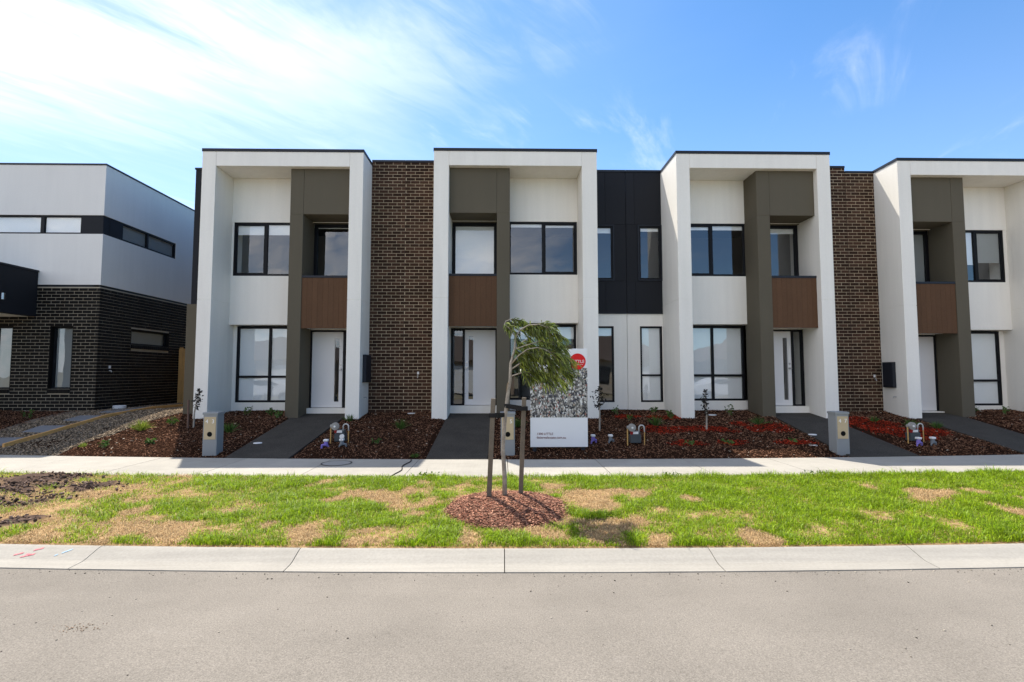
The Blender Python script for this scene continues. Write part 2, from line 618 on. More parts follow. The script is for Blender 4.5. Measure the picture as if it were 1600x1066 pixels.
def np_mesh(name, V, F, m, parent=None, attr=None):
    """V (n,3), F (m,k) uniform"""
    me = bpy.data.meshes.new(name)
    V = np.asarray(V, np.float32) - np.array(root_loc(parent), np.float32)
    F = np.asarray(F, np.int32)
    k = F.shape[1]
    me.vertices.add(len(V))
    me.vertices.foreach_set('co', V.ravel())
    me.loops.add(F.size)
    me.loops.foreach_set('vertex_index', F.ravel())
    me.polygons.add(len(F))
    me.polygons.foreach_set('loop_start', np.arange(0, F.size, k, dtype=np.int32))
    me.polygons.foreach_set('loop_total', np.full(len(F), k, np.int32))
    me.update(calc_edges=True)
    me.validate()
    if attr is not None:
        a = me.attributes.new(attr[0], 'FLOAT', 'POINT')
        a.data.foreach_set('value', np.asarray(attr[1], np.float32))
    me.materials.append(m)
    o = bpy.data.objects.new(name, me)
    COL.objects.link(o)
    o.parent = parent
    return o


def text(name, body, size, loc, m, parent, align='LEFT', ext=0.0015):
    cu = bpy.data.curves.new(name, 'FONT')
    cu.body = body
    cu.size = size
    cu.extrude = ext
    cu.align_x = align
    cu.resolution_u = 3
    cu.materials.append(m)
    tmp = bpy.data.objects.new('lettering', cu)
    COL.objects.link(tmp)
    me = bpy.data.meshes.new_from_object(tmp.evaluated_get(bpy.context.evaluated_depsgraph_get()))
    bpy.data.objects.remove(tmp)
    me.name = name
    if not me.materials:
        me.materials.append(m)
    o = bpy.data.objects.new(name, me)
    COL.objects.link(o)
    o.parent = parent
    o.location = Vector(loc) - root_loc(parent)
    o.rotation_euler = (R(90), 0, 0)
    return o


# ------------------------------------------------------------------ the lie of the land
def cv(X):
    """the street bends very slightly"""
    X = np.clip(X, -12, 13)
    return 0.0055 * X * X - 0.018 * X


YK, YF0, YF1 = 5.05, 8.03, 9.68           # kerb top, footpath front edge, footpath back edge (plus cv)


def GZ(X, Y):
    """ground height"""
    c = cv(X)
    y = Y - c
    strip = np.interp(y, [YK, YF0], [-0.08, -0.004])
    t = np.clip((Y - (YF1 + c)) / (12.8 - (YF1 + c)), 0, 1)
    yard = 0.46 * t + np.clip(Y - 12.8, 0, 1) * 0.12
    return np.where(y < YF0, strip, np.where(y < YF1, 0.0, yard))


def gz(x, y):
    return float(GZ(np.float64(x), np.float64(y)))


def grid(xs, ys_of, zfun):
    """mesh grid: for each x in xs a column of y values ys_of(x)"""
    cols = [ys_of(x) for x in xs]
    k = len(cols[0])
    V = [(x, y, zfun(x, y)) for x, c in zip(xs, cols) for y in c]
    F = [(i * k + j, (i + 1) * k + j, (i + 1) * k + j + 1, i * k + j + 1) for i in range(len(xs) - 1) for j in range(k - 1)]
    return V, F


def nz(x, y, s):
    return mnoise.fractal(Vector((x * s, y * s, 3.7)), 1.0, 2.0, 4)


# far ground, one sheet to the horizon
V, F = [(-900, -900, -0.30), (900, -900, -0.30), (900, 900, -0.30), (-900, 900, -0.30)], [(0, 1, 2, 3)]
tag(np_mesh('ground', V, F, M_BARE), 'dry open ground stretching away round the houses', kind='structure')

# road
xs = np.concatenate([np.linspace(-60, -12, 9), np.linspace(-11.5, 12.5, 49), np.linspace(13, 60, 9)])
V, F = grid(xs, lambda x: np.concatenate([np.linspace(-6, 4.0, 11), [4.652]]) + cv(x), lambda x, y: -0.160 + 0.0035 * (4.652 - (y - cv(x))) * min(1, max(0, (y + 1) / 2 + .5)))
tag(np_mesh('road', V, F, M_ROAD), 'pale grey asphalt road in front of the kerb', kind='structure')

# kerb: rollover profile, cast in lengths with joints
kerb_root = bpy.data.objects.new('kerb', None)
COL.objects.link(kerb_root)
tag(kerb_root, 'pale concrete rollover kerb and gutter between road and grass', kind='structure')
PROF = [(4.658, -0.30), (4.658, -0.152), (4.80, -0.146), (4.835, -0.141), (4.865, -0.132), (4.985, -0.092), (5.015, -0.083), (5.05, -0.078), (5.05, -0.30)]
kj = [-30, -22] + [-13.65 + 1.953 * i for i in range(15)] + [22, 30]
for a, b in zip(kj[:-1], kj[1:]):
    mb = MB()
    n = 4
    xx = np.linspace(a + 0.004, b - 0.004, n + 1)
    k = len(PROF)
    for x in xx:
        for (py, pz) in PROF:
            mb.v.append((x, py + cv(x) + 0.002 * math.sin(x * 5), pz))
    for i in range(n):
        for j in range(k - 1):
            mb.f.append((i * k + j, (i + 1) * k + j, (i + 1) * k + j + 1, i * k + j + 1))
    mb.f.append(tuple(range(k))[::-1])
    mb.f.append(tuple(n * k + i for i in range(k)))
    mb.build('kerb_segment', M_KERB, kerb_root)

# faded spray marks on the kerb slope
def kerbz(y):
    return float(np.interp(y, [p[0] for p in PROF[1:8]], [p[1] for p in PROF[1:8]]))


def kerb_mark(name, pts, w, m, label):
    mb = MB()
    for (x0, y0), (x1, y1) in pts:
        n = 6
        for i in range(n):
            if random.random() < 0.12:
                continue
            ta, tb = i / n, (i + 0.93) / n
            q = []
            for t, s in ((ta, -1), (tb, -1), (tb, 1), (ta, 1)):
                x, y = x0 + (x1 - x0) * t, y0 + (y1 - y0) * t + s * w * random.uniform(.6, 1.1)
                q.append((x, y + cv(x), kerbz(y) + 0.004))
            k = len(mb.v)
            mb.v += q
            mb.f.append((k, k + 1, k + 2, k + 3))
    o = mb.build(name, m)
    tag(o, label, 'paint mark')
    return o


kerb_mark('paint_mark', [((-4.62, 4.885), (-4.42, 4.99)), ((-4.53, 4.86), (-4.43, 4.905)), ((-4.51, 4.90), (-4.45, 4.89))], 0.013, M_REDPAINT, 'faded pink spray marks on the concrete kerb')
kerb_mark('paint_mark', [((-4.24, 4.865), (-4.12, 4.98))], 0.012, M_BLUEPAINT, 'faded pale blue spray stroke on the concrete kerb')

# footpath slabs
fp_root = bpy.data.objects.new('footpath', None)
COL.objects.link(fp_root)
tag(fp_root, 'pale concrete footpath along the front gardens', kind='structure')
fj = [-30, -20] + [-14.55 + 1.627 * i for i in range(19)] + [22, 30]
for a, b in zip(fj[:-1], fj[1:]):
    mb = MB()
    n = 3
    dz = random.uniform(-0.0015, 0.0015)
    a2, b2 = a + 0.005, b - 0.005
    for i in range(n + 1):
        x = a2 + (b2 - a2) * i / n
        for (y, z) in ((YF0, -0.12), (YF0, -0.006), (YF0 + .008, 0.0), (YF1 - .008, 0.0), (YF1, -0.006), (YF1, -0.12)):
            mb.v.append((x, y + cv(x), z + dz))
    for i in range(n):
        for j in range(5):
            mb.f.append((i * 6 + j, (i + 1) * 6 + j, (i + 1) * 6 + j + 1, i * 6 + j + 1))
    mb.f.append(tuple(range(6))[::-1])
    mb.f.append(tuple(n * 6 + i for i in range(6)))
    mb.build('slab', M_CONC, fp_root)

# nature strip
BARE = [(85, 757, 55, 14), (140, 772, 65, 13), (150, 825, 160, 22), (40, 800, 60, 20), (250, 832, 60, 17), (205, 800, 25, 9), (490, 832, 55, 17), (620, 778, 85, 20),
        (804, 796, 138, 44), (925, 784, 88, 25), (950, 826, 84, 32), (550, 836, 40, 16), (725, 838, 35, 16), (857, 832, 45, 14), (998, 774, 30, 9),
        (1025, 838, 36, 14), (1180, 834, 28, 15), (1465, 774, 85, 9), (1360, 764, 14, 6), (1592, 800, 20, 20), (1392, 811, 30, 5), (1490, 848, 105, 5),
        (1072, 778, 16, 7), (355, 801, 22, 6), (425, 815, 18, 6), (505, 757, 16, 6), (225, 780, 22, 8), (660, 757, 14, 9), (280, 748, 20, 5), (520, 783, 25, 5)]
SOIL = [(30, 765, 70, 28), (85, 772, 52, 16), (20, 815, 26, 7), (70, 748, 70, 7)]


def img_to_strip(px, py):
    """where the view line through a measured photo point meets the strip (z about -0.03)"""
    return None


def ell(lst):
    """measured ellipses -> metres on the strip"""
    out = []
    th, ps = R(3.545), R(-1.06)
    for (x, y, rx, ry) in lst:
        def hit(x, y):
            a, b = (x - 800) / 806.6, -(y - 533) / 806.6
            f = Vector((-math.sin(ps) * math.cos(th), math.cos(ps) * math.cos(th), math.sin(th)))
            r = Vector((math.cos(ps), math.sin(ps), 0))
            d = f + r * a + r.cross(f) * b
            t = -(1.596 + 0.03) / d.z
            return d.x * t, d.y * t
        cx, cy = hit(x, y)
        ex = abs(hit(x + rx, y)[0] - cx)
        ey = abs(hit(x, y - ry)[1] - hit(x, y + ry)[1]) / 2
        out.append((cx, (hit(x, y - ry)[1] + hit(x, y + ry)[1]) / 2, ex, ey))
    return np.array(out)


BARE_W, SOIL_W = ell(BARE), ell(SOIL)
BARE_W[3:, 2:] *= 0.88
SOIL_W[:, 2:] *= 1.3


def field(X, Y, E, nscale=2.2, namp=1.35):
    """1 inside the patches, soft ragged edges"""
    n = np.array([mnoise.fractal(Vector((x * nscale, y * nscale, 9.1)), 0.9, 2.0, 4) for x, y in zip(X, Y)]) if len(X) < 60000 else nfield(X, Y, nscale)
    d = np.full(len(X), 9.0)
    for (cx, cy, rx, ry) in E:
        d = np.minimum(d, np.hypot((X - cx) / rx, (Y - cy) / ry))
    return np.clip((1.05 - (d + namp * n)) / 0.75, 0, 1)


_NG = None


def nfield(X, Y, s):
    """fractal noise looked up on a coarse raster (fast for many points)"""
    global _NG
    if _NG is None:
        gx, gy = np.linspace(-14, 14, 561), np.linspace(4, 10, 121)
        _NG = np.array([[mnoise.fractal(Vector((x * 2.2, y * 2.2, 9.1)), 0.9, 2.0, 4) for y in gy] for x in gx])
    i = np.clip(((X + 14) / 28 * 560), 0, 560).astype(int)
    j = np.clip(((Y - 4) / 6 * 120), 0, 120).astype(int)
    return _NG[i, j]


xs = np.linspace(-13, 13, 261)
def strip_z(x, y):
    e = min(1.0, max(0.0, min(y - cv(x) - YK - 0.02, YF0 - 0.02 - (y - cv(x))) / 0.25))
    return gz(x, y) - 0.006 + e * (0.022 * nz(x, y, 1.3) + 0.013 * nz(x + 9, y, 5.0) + 0.012)
V, F = grid(xs, lambda x: np.linspace(YK + 0.012, YF0 - 0.006, 40) + cv(x), strip_z)
V = np.array(V)
soil = field(V[:, 0], V[:, 1], SOIL_W)
V[:, 2] += soil * np.array([0.03 + 0.045 * nz(x, y, 4.2) for x, y in V[:, :2]]).clip(-0.02, 0.09)
tag(np_mesh('nature_strip', V, F, M_STRIP, attr=('soil', soil)), 'patchy strip of straw and soil under the grass verge', kind='structure')


# ------------------------------------------------------------------ scattered stuff
def boxes(P, L_, W_, T_, yaw, tilt, name, m, parent=None):
    """many small chips: P (n,3) centres, sizes, heading and tilt"""
    n = len(P)
    cy, sy = np.cos(yaw), np.sin(yaw)
    ct, st = np.cos(tilt), np.sin(tilt)
    ax = np.stack([cy * ct, sy * ct, st], 1)
    ay = np.stack([-sy, cy, np.zeros(n)], 1)
    roll = rng.normal(0, 0.25, n)
    az = np.cross(ax, ay)
    ay, az = ay * np.cos(roll)[:, None] + az * np.sin(roll)[:, None], az * np.cos(roll)[:, None] - ay * np.sin(roll)[:, None]
    V = np.zeros((n, 8, 3))
    q = 0
    for k in (-1, 1):
        for (i, j) in ((-1, -1), (1, -1), (1, 1), (-1, 1)):
            tp = 0.75 if i > 0 else 1.0
            V[:, q] = P + ax * (i * L_ / 2)[:, None] + ay * (j * W_ / 2 * tp)[:, None] + az * (k * T_ / 2)[:, None]
            q += 1
    F0 = np.array([(0, 3, 2, 1), (4, 5, 6, 7), (0, 1, 5, 4), (1, 2, 6, 5), (2, 3, 7, 6), (3, 0, 4, 7)])
    F = (F0[None] + (np.arange(n) * 8)[:, None, None]).reshape(-1, 4)
    return np_mesh(name, V.reshape(-1, 3), F, m, parent)


def blades(P, H, W, yaw, lean, name, m, parent=None, droop=0.35):
    """grass blades: a quad and a tip triangle folded into two quads"""
    n = len(P)
    d = np.stack([np.cos(yaw), np.sin(yaw), np.zeros(n)], 1)
    s = np.stack([-np.sin(yaw), np.cos(yaw), np.zeros(n)], 1)
    up = np.array([0, 0, 1.0])
    mid = P + d * (H * lean * 0.4)[:, None] + up * (H * 0.62)[:, None]
    tip = P + d * (H * lean)[:, None] + up * (H * (1 - droop * np.clip(lean, 0, 1)))[:, None]
    V = np.stack([P - s * (W / 2)[:, None], P + s * (W / 2)[:, None], mid + s * (W * .42)[:, None], mid - s * (W * .42)[:, None], tip], 1)
    F3 = np.concatenate([(np.array([[0, 1, 2], [0, 2, 3], [3, 2, 4]])[None] + (np.arange(n) * 5)[:, None, None]).reshape(-1, 3)])
    return np_mesh(name, V.reshape(-1, 3), F3, m, parent)


def zs(X, Y, fun=GZ):
    return fun(X, Y)


# grass on the strip
N0 = 900000
Xg = rng.uniform(-10.5, 11.0, N0)
Yg = rng.uniform(YK + 0.03, YF0 + 0.015, N0) + cv(Xg)
vis = np.abs(Xg) < Yg * 1.04 + 0.5
Xg, Yg = Xg[vis], Yg[vis]
bare = np.maximum(field(Xg, Yg, BARE_W), field(Xg, Yg, SOIL_W) * 1.0)
thin = 0.52 + 0.48 * np.clip(nfield(Xg * 0.9 + 1, (Yg - 6) * 0.9 + 6.6, 1) * 2.4 + 0.72, 0, 1)
west = np.clip((Xg + 6.6) / 4.2, 0.30, 1)
keep = rng.random(len(Xg)) < (1 - bare) ** 1.7 * thin * west * 0.97 + 0.012
gone = ~keep
off_mound = np.hypot((Xg - 0.06) / 0.74, (Yg - 6.36) / 0.78) > rng.normal(1.0, 0.05, len(Xg))
keep &= off_mound
gone &= off_mound
Xk, Yk, bk = Xg[keep], Yg[keep], bare[keep]
hv = 0.6 + 0.8 * np.clip(nfield(Xk * 0.9 - 4, (Yk - 6) * 0.9 + 7, 1) + 0.45, 0, 1)
hb = rng.gamma(5, 0.0085, len(Xk)).clip(0.015, 0.10) * hv * (1 - 0.45 * bk)
cell = np.sin(Xk * 41.3 + 3 * np.sin(Yk * 23.1)) * np.sin(Yk * 37.7 + 3 * np.sin(Xk * 19.3 + 1.2))
hv *= 1 + 0.45 * cell
edge = np.clip((YF0 + cv(Xk) - Yk) / 0.2, 0, 1)
hb *= 1 + 0.25 * (1 - edge)
lip = np.clip((Yk - cv(Xk) - YK) / 0.12, 0.35, 1)
hb *= 0.5 + 0.5 * lip
Zk = GZ(Xk, Yk) + 0.004
tag(blades(np.stack([Xk, Yk, Zk], 1), hb, rng.uniform(0.0032, 0.0075, len(Xk)), rng.uniform(0, 6.28, len(Xk)), rng.gamma(3, 0.33, len(Xk)).clip(0.1, 2.0) * lip,
           'grass', M_GRASS), 'bright green grass growing in ragged patches on the verge', kind='stuff')
# dead stalks lying in the bare patches
Xd, Yd, bd = Xg[gone], Yg[gone], bare[gone]
sd = field(Xd, Yd, SOIL_W)
pick = rng.random(len(Xd)) < 0.55 * (0.16 + bd) * (1 - 0.93 * sd)
Xd, Yd = Xd[pick], Yd[pick]
tag(blades(np.stack([Xd, Yd, GZ(Xd, Yd) + 0.007], 1), rng.uniform(0.015, 0.05, len(Xd)), rng.uniform(0.002, 0.005, len(Xd)), rng.uniform(0, 6.28, len(Xd)),
           rng.uniform(0.6, 2.2, len(Xd)), 'dry_grass', M_STRAW, droop=0.62), 'dead straw coloured grass lying in the bare patches', kind='stuff')
# clods in the dug soil
Xc, Yc = rng.uniform(-9.5, -4.5, 26000), rng.uniform(5.2, 8.7, 26000)
ok = (rng.random(len(Xc)) < field(Xc, Yc, SOIL_W) * 0.5) & (Yc < YF0 + cv(Xc) - 0.06)
Xc, Yc = Xc[ok], Yc[ok]
sz = rng.gamma(2, 0.0065, len(Xc)).clip(0.005, 0.05)
M_CLOD = mat('soil_clod', (0.085, 0.055, 0.042), 1.0, 0.2, 3, island=0.6, col2=(0.16, 0.11, 0.085))
tag(boxes(np.stack([Xc, Yc, GZ(Xc, Yc) + 0.028 + rng.uniform(0, .03, len(Xc))], 1), sz * 1.3, sz, sz * 0.7, rng.uniform(0, 6.28, len(Xc)), rng.normal(0, .6, len(Xc)),
          'soil_clods', M_CLOD), 'dark crumbly clods of dug soil beside the footpath', kind='stuff')

# ------------------------------------------------------------------ front yards
PATHS = [[(-5.22, 9.7), (-5.24, 13.5), (-3.94, 13.5), (-4.00, 9.7)], [(-1.42, 9.7), (-1.38, 13.5), (-0.20, 13.5), (-0.28, 9.7)],
         [(6.62, 9.7), (6.92, 13.5), (8.16, 13.5), (8.02, 9.7)], [(10.32, 9.7), (10.36, 13.5), (11.70, 13.5), (11.62, 9.7)]]


def in_path(X, Y, pad=0.0):
    r = np.zeros(len(X), bool)
    for (a, b, c, d) in PATHS:
        t = (Y - 9.7) / 3.8
        r |= (X > a[0] + (b[0] - a[0]) * t - pad) & (X < d[0] + (c[0] - d[0]) * t + pad)
    return r


def yard_z(x, y):
    p = 0.0 if in_path(np.array([x]), np.array([y]), 0.10)[0] else 1.0
    e = min(1.0, max(0.0, (y - cv(x) - YF1 - 0.03) / 0.3))
    return gz(x, y) - 0.022 + p * e * (0.035 + 0.022 * nz(x, y, 1.6))


xs = np.linspace(-15, 16, 208)
V, F = grid(xs, lambda x: np.concatenate([[YF1 + cv(x) + 0.004], np.linspace(YF1 + cv(x) + 0.12, 14.9, 34)]), yard_z)
tag(np_mesh('garden_bed', V, F, M_MULCHBED), 'dark mulched garden beds sloping up to the townhouses', kind='structure')

for i, (a, b, c, d) in enumerate(PATHS):
    mb = MB()
    n = 16
    for k in range(n + 1):
        t = k / n
        y0 = YF1 + cv(a[0]) + 0.002
        y = y0 + (13.5 - y0) * t
        tt = (y - 9.7) / 3.8
        for x in (a[0] + (b[0] - a[0]) * tt, d[0] + (c[0] - d[0]) * tt):
            yy = y if k else YF1 + cv(x) + 0.003
            mb.v += [(x, yy, gz(x, yy) - 0.05), (x, yy, gz(x, yy) + 0.008)]
    for k in range(n):
        q = k * 4
        mb.f += [(q + 1, q + 3, q + 7, q + 5), (q, q + 1, q + 5, q + 4), (q + 3, q + 2, q + 6, q + 7)]
    mb.f.append((0, 2, 3, 1))
    o = mb.build('garden_path', M_PATH)
    tag(o, 'dark exposed aggregate path leading up to the %s townhouse door' % ('first', 'second', 'third', 'fourth')[i], kind='structure')

# gravel side yard
GRX0, GRX1 = -11.15, -8.72


def gravel_z(x, y):
    e = min(1.0, max(0.0, (y - cv(x) - YF1 - 0.02) / 0.25))
    return gz(x, y) - 0.004 + e * (0.026 + 0.012 * nz(x, y, 1.4))


xs = np.linspace(GRX0 - 0.2, GRX1 + 0.45, 22)
V, F = grid(xs, lambda x: np.linspace(YF1 + cv(x) + 0.01, 17.5, 50), lambda x, y: gravel_z(x, y) if x < GRX1 + 0.12 * (y - 10) else gravel_z(x, y) - 0.06)
tag(np_mesh('gravel_path', V, F, M_GRAVBED), 'tan gravel side path beside the dark brick house', kind='structure')
n = 26000
Xs, Ys = rng.uniform(GRX0 - 0.2, GRX1 + 0.4, n), rng.uniform(9.9, 17.2, n)
ok = (Ys > YF1 + cv(Xs) + 0.03) & (Xs < GRX1 + 0.12 * (Ys - 10)) & (Xs > GRX0 + 0.10 * (Ys - 10) - 0.25)
Xs, Ys = Xs[ok], Ys[ok]
s = rng.uniform(0.010, 0.027, len(Xs))
tag(boxes(np.stack([Xs, Ys, np.array([gravel_z(a, b) for a, b in zip(Xs, Ys)]) + 0.006], 1), s * 1.3, s, s * 0.7, rng.uniform(0, 6.28, len(Xs)), rng.normal(0, .4, len(Xs)),
          'gravel', M_STONE), 'loose tan and grey gravel stones on the side path', kind='stuff')


# bark mulch over the beds
def scatter_bed(n, x0, x1, y1=13.9):
    X, Y = rng.uniform(x0, x1, n), rng.uniform(9.7, y1, n)
    ok = (Y > YF1 + cv(X) + 0.015) & ~in_path(X, Y, 0.015) & ((X > GRX1 + 0.12 * (Y - 10) + 0.02) | (X < GRX0 + 0.10 * (Y - 10) - 0.27))
    return X[ok], Y[ok]


YZ = np.array([[yard_z(x, y) for y in np.linspace(9.6, 14.9, 107)] for x in np.linspace(-15, 16, 621)])


def yz(X, Y):
    i = np.clip((X + 15) / 31 * 620, 0, 620).astype(int)
    j = np.clip((Y - 9.6) / 5.3 * 106, 0, 106).astype(int)
    return YZ[i, j]


RED = [(3.60, 11.75, .42, .35), (2.95 + .85, 10.62, .36, .20), (4.65, 11.75, .60, .30), (5.55, 12.2, .25, .22), (5.75, 11.75, .22, .25), (6.2, 11.9, .42, .38), (4.75, 10.70, .32, .16),
       (6.05, 10.72, .45, .18), (8.75, 12.0, .62, .8), (8.95, 11.2, .4, .35), (9.55, 11.6, .45, .32), (8.3, 12.6, .4, .5), (3.15, 13.0, .35, .2), (4.1, 12.9, .4, .25)]
RED = np.array(RED)
X, Y = scatter_bed(125000, -14, 14.5)
red = np.zeros(len(X))
for (cx, cy, rx, ry) in RED:
    nn = nfield(X * 1.3 % 10 - 5, 5 + (Y * 1.3) % 4, 1)
    red = np.maximum(red, np.clip((1.2 - np.hypot((X - cx) / rx, (Y - cy) / ry) - 0.5 * nn) / 0.4, 0, 1))
isred = rng.random(len(X)) < red * 0.97
for nm, sel, m, lab in (('bark_mulch', ~isred, M_CHIP, 'brown bark mulch chips covering the front garden beds'), ('red_mulch', isred, M_REDCHIP, 'red dyed bark chips in rings round the garden plants')):
    x, y = X[sel], Y[sel]
    k = len(x)
    P = np.stack([x, y, yz(x, y) + rng.uniform(0.0, 0.018, k) + (0.006 if nm == 'red_mulch' else 0)], 1)
    tag(boxes(P, rng.gamma(4, 0.0072, k).clip(.01, .07), rng.uniform(.005, .014, k), rng.uniform(.003, .007, k), rng.uniform(0, 6.28, k), rng.normal(0, .35, k), nm, m), lab, kind='stuff')
x, y = scatter_bed(700, -8.6, 14.5)
k = len(x)
tag(boxes(np.stack([x, y, yz(x, y) + 0.018], 1), rng.uniform(.015, .05, k), rng.uniform(.008, .02, k), rng.uniform(.003, .007, k), rng.uniform(0, 6.28, k), rng.normal(0, .25, k), 'pale_chips', M_PALECHIP),
    'scattered pale wood chips lying on the dark mulch', kind='stuff')

# the sapling's mulch mound
MX, MY, MRX, MRY = 0.06, 6.36, 0.76, 0.80


def mound_z(X, Y):
    d = np.hypot((X - MX) / MRX, (Y - MY) / MRY)
    return GZ(X, Y) + 0.085 * np.clip(1 - d ** 2, 0, 1) ** 0.8 - 0.012 + 0.02 * (d < 1)


mb = MB()
nr, na = 10, 36
mb.v.append((MX, MY, float(mound_z(np.float64(MX), np.float64(MY)))))
for i in range(1, nr + 1):
    for j in range(na):
        t = 2 * math.pi * j / na
        r = i / nr * (1 + 0.05 * math.sin(3 * t + 1) + 0.03 * math.sin(7 * t))
        x, y = MX + MRX * r * math.cos(t), MY + MRY * r * math.sin(t)
        mb.v.append((x, y, float(mound_z(np.float64(x), np.float64(y))) + (0 if i < nr else -0.03)))
for j in range(na):
    mb.f.append((0, 1 + j, 1 + (j + 1) % na))
    for i in range(nr - 1):
        a = 1 + i * na
        mb.f.append((a + j, a + na + j, a + na + (j + 1) % na, a + (j + 1) % na))
tag(mb.build('mulch_mound', mat('mound_soil', (0.10, 0.04, 0.026), 1.0, 0.2, 6, 0.3, 60, spec=0.0), smooth=True), 'low mound of mulch round the staked street tree', kind='structure')
k = 10000
t, r = rng.uniform(0, 6.283, k), np.sqrt(rng.uniform(0, 1, k)) * rng.normal(1.0, 0.045, k)
x, y = MX + MRX * r * np.cos(t), MY + MRY * r * np.sin(t)
tag(boxes(np.stack([x, y, mound_z(x, y) + rng.uniform(0.0, 0.009, k)], 1), rng.gamma(4, 0.0075, k).clip(.01, .06), rng.uniform(.005, .014, k), rng.uniform(.003, .006, k),
          rng.uniform(0, 6.28, k), rng.normal(0, .17, k), 'mound_bark', mat('mound_chip', (0.18, 0.065, 0.040), 0.9, 0.1, 2, island=0.68, col2=(0.40, 0.22, 0.145), spec=0.15)),
    'red brown bark chips heaped round the street tree', kind='stuff')


# grit on the road, thickest along the gutter
k = 1300
x = rng.uniform(-6.5, 7.0, k)
y = np.where(rng.random(k) < 0.5, 4.64 - rng.exponential(0.05, k), rng.uniform(1.5, 4.6, k)) + cv(x)
s = rng.gamma(2, 0.0017, k).clip(0.0015, 0.009)
rz = -0.160 + 0.0035 * (4.652 - (y - cv(x)))
tag(boxes(np.stack([x, y, rz + s * 0.3], 1), s * 1.4, s, s * 0.8, rng.uniform(0, 6.28, k), rng.normal(0, .3, k), 'road_grit', mat('grit', (0.12, 0.10, 0.08), 0.9, 0.1, 3, island=0.7, col2=(0.36, 0.32, 0.26))),
    'tiny stones and grit lying on the asphalt', kind='stuff')
k = 70
x, y = -2.92 + rng.normal(0, .07, k), 3.72 + rng.normal(0, .03, k)
s = rng.uniform(0.004, 0.011, k)
tag(boxes(np.stack([x, y, -0.160 + 0.0035 * (4.652 - (y - cv(x))) + 0.004], 1), s, s * .5, s * .2, rng.uniform(0, 6.28, k), rng.normal(0, .3, k), 'bark_litter', mat('litter', (0.26, 0.17, 0.11), 0.95, 0.2, 3, island=0.5)),
    'little spill of brown bark crumbs on the road', kind='stuff')

# ------------------------------------------------------------------ the townhouses
Y_FRAME, Y_COL, Y_WALL, Y_GW, Y_BAL, Y_CLAD = 12.81, 12.97, 13.67, 13.93, 13.76, 14.12
BRICK_ME = {}


def brick_mesh(m, axis):
    key = (m.name, axis)
    if key not in BRICK_ME:
        mb = MB()
        b = 0.0035
        # unit brick: length 1 (scaled per brick), 0.11 deep, 0.076 high; arrises eased on the face
        for (y, ins) in ((0.06, 0), (b, 0), (0.0, b)):
            for (i, k) in ((-1, -1), (1, -1), (1, 1), (-1, 1)):
                lx, lz = i * (0.5 - ins * 4), k * (0.038 - ins)
                mb.v.append((lx, y, lz) if axis == 'x' else (-y, lx, lz))
        for q in (0, 4):
            for j in range(4):
                mb.f.append((q + j, q + (j + 1) % 4, q + 4 + (j + 1) % 4, q + 4 + j))
        mb.f.append((8, 9, 10, 11))
        me = bpy.data.meshes.new('brick')
        me.from_pydata(mb.v, [], [f[::-1] for f in mb.f] if axis == 'x' else mb.f)
        me.update()
        me.materials.append(m)
        import bmesh
        bm = bmesh.new()
        bm.from_mesh(me)
        bmesh.ops.recalc_face_normals(bm, faces=bm.faces)
        bm.to_mesh(me)
        bm.free()
        BRICK_ME[key] = me
    return BRICK_ME[key]


def brick_list(a, b, z0, z1, phase=0.0, holes=()):
    """stretcher bond between a and b: (centre, length, z) of each brick; holes are (a0,a1,z0,z1)"""
    out = []
    pitch, course, j = 0.24, 0.0862, 0.010
    nc = int((z1 - z0) / course + 0.5)
    for c in range(nc):
        z = z0 + (c + 0.5) * course
        spans = [(a, b)]
        for (h0, h1, k0, k1) in holes:
            if z + 0.03 > k0 and z - 0.03 < k1:
                ns = []
                for (p, q) in spans:
                    if h0 > p:
                        ns.append((p, min(q, h0)))
                    if h1 < q:
                        ns.append((max(p, h1), q))
                spans = [s_ for s_ in ns if s_[1] - s_[0] > 0.02]
        x = math.floor((a - phase) / pitch) * pitch + phase - pitch + (0.12 if c % 2 else 0.0)
        while x < b:
            for (p, q) in spans:
                l, r_ = max(x, p), min(x + pitch - j, q)
                if r_ - l > 0.012:
                    out.append(((l + r_) / 2, r_ - l, z))
            x += pitch
    return out


def lay_bricks(bl, y, parent, m, axis='x', fixed=None, limit=300, proud=0.005):
    """the wall's bricks as parts; what is past the limit joins one stuff part"""
    me = brick_mesh(m, axis)
    full = bl[:limit]
    base = root_loc(parent)
    for (c, l, z) in full:
        o = bpy.data.objects.new('brick', me)
        COL.objects.link(o)
        o.parent = parent
        jit = random.uniform(-0.0025, 0.0025)
        p = Vector((c, y - proud + jit, z)) if axis == 'x' else Vector((y + proud + jit, c, z))
        o.location = p - base
        o.scale = (l, 1, 1) if axis == 'x' else (1, l, 1)
    return bl[limit:]


def brick_rest(rest, parent, m):
    """rest: list of (axis, plane, centre, length, z)"""
    mb = MB()
    for (ax, y, c, l, z) in rest:
        jit = random.uniform(-0.0025, 0.0025)
        if ax == 'x':
            mb.box(c - l / 2, c + l / 2, y - 0.005 + jit, y + 0.05, z - 0.038, z + 0.038)
        else:
            mb.box(y - 0.05, y + 0.005 + jit, c - l / 2, c + l / 2, z - 0.038, z + 0.038)
    if mb.v:
        o = mb.build('brick_course', m, parent)
        o['kind'] = 'stuff'


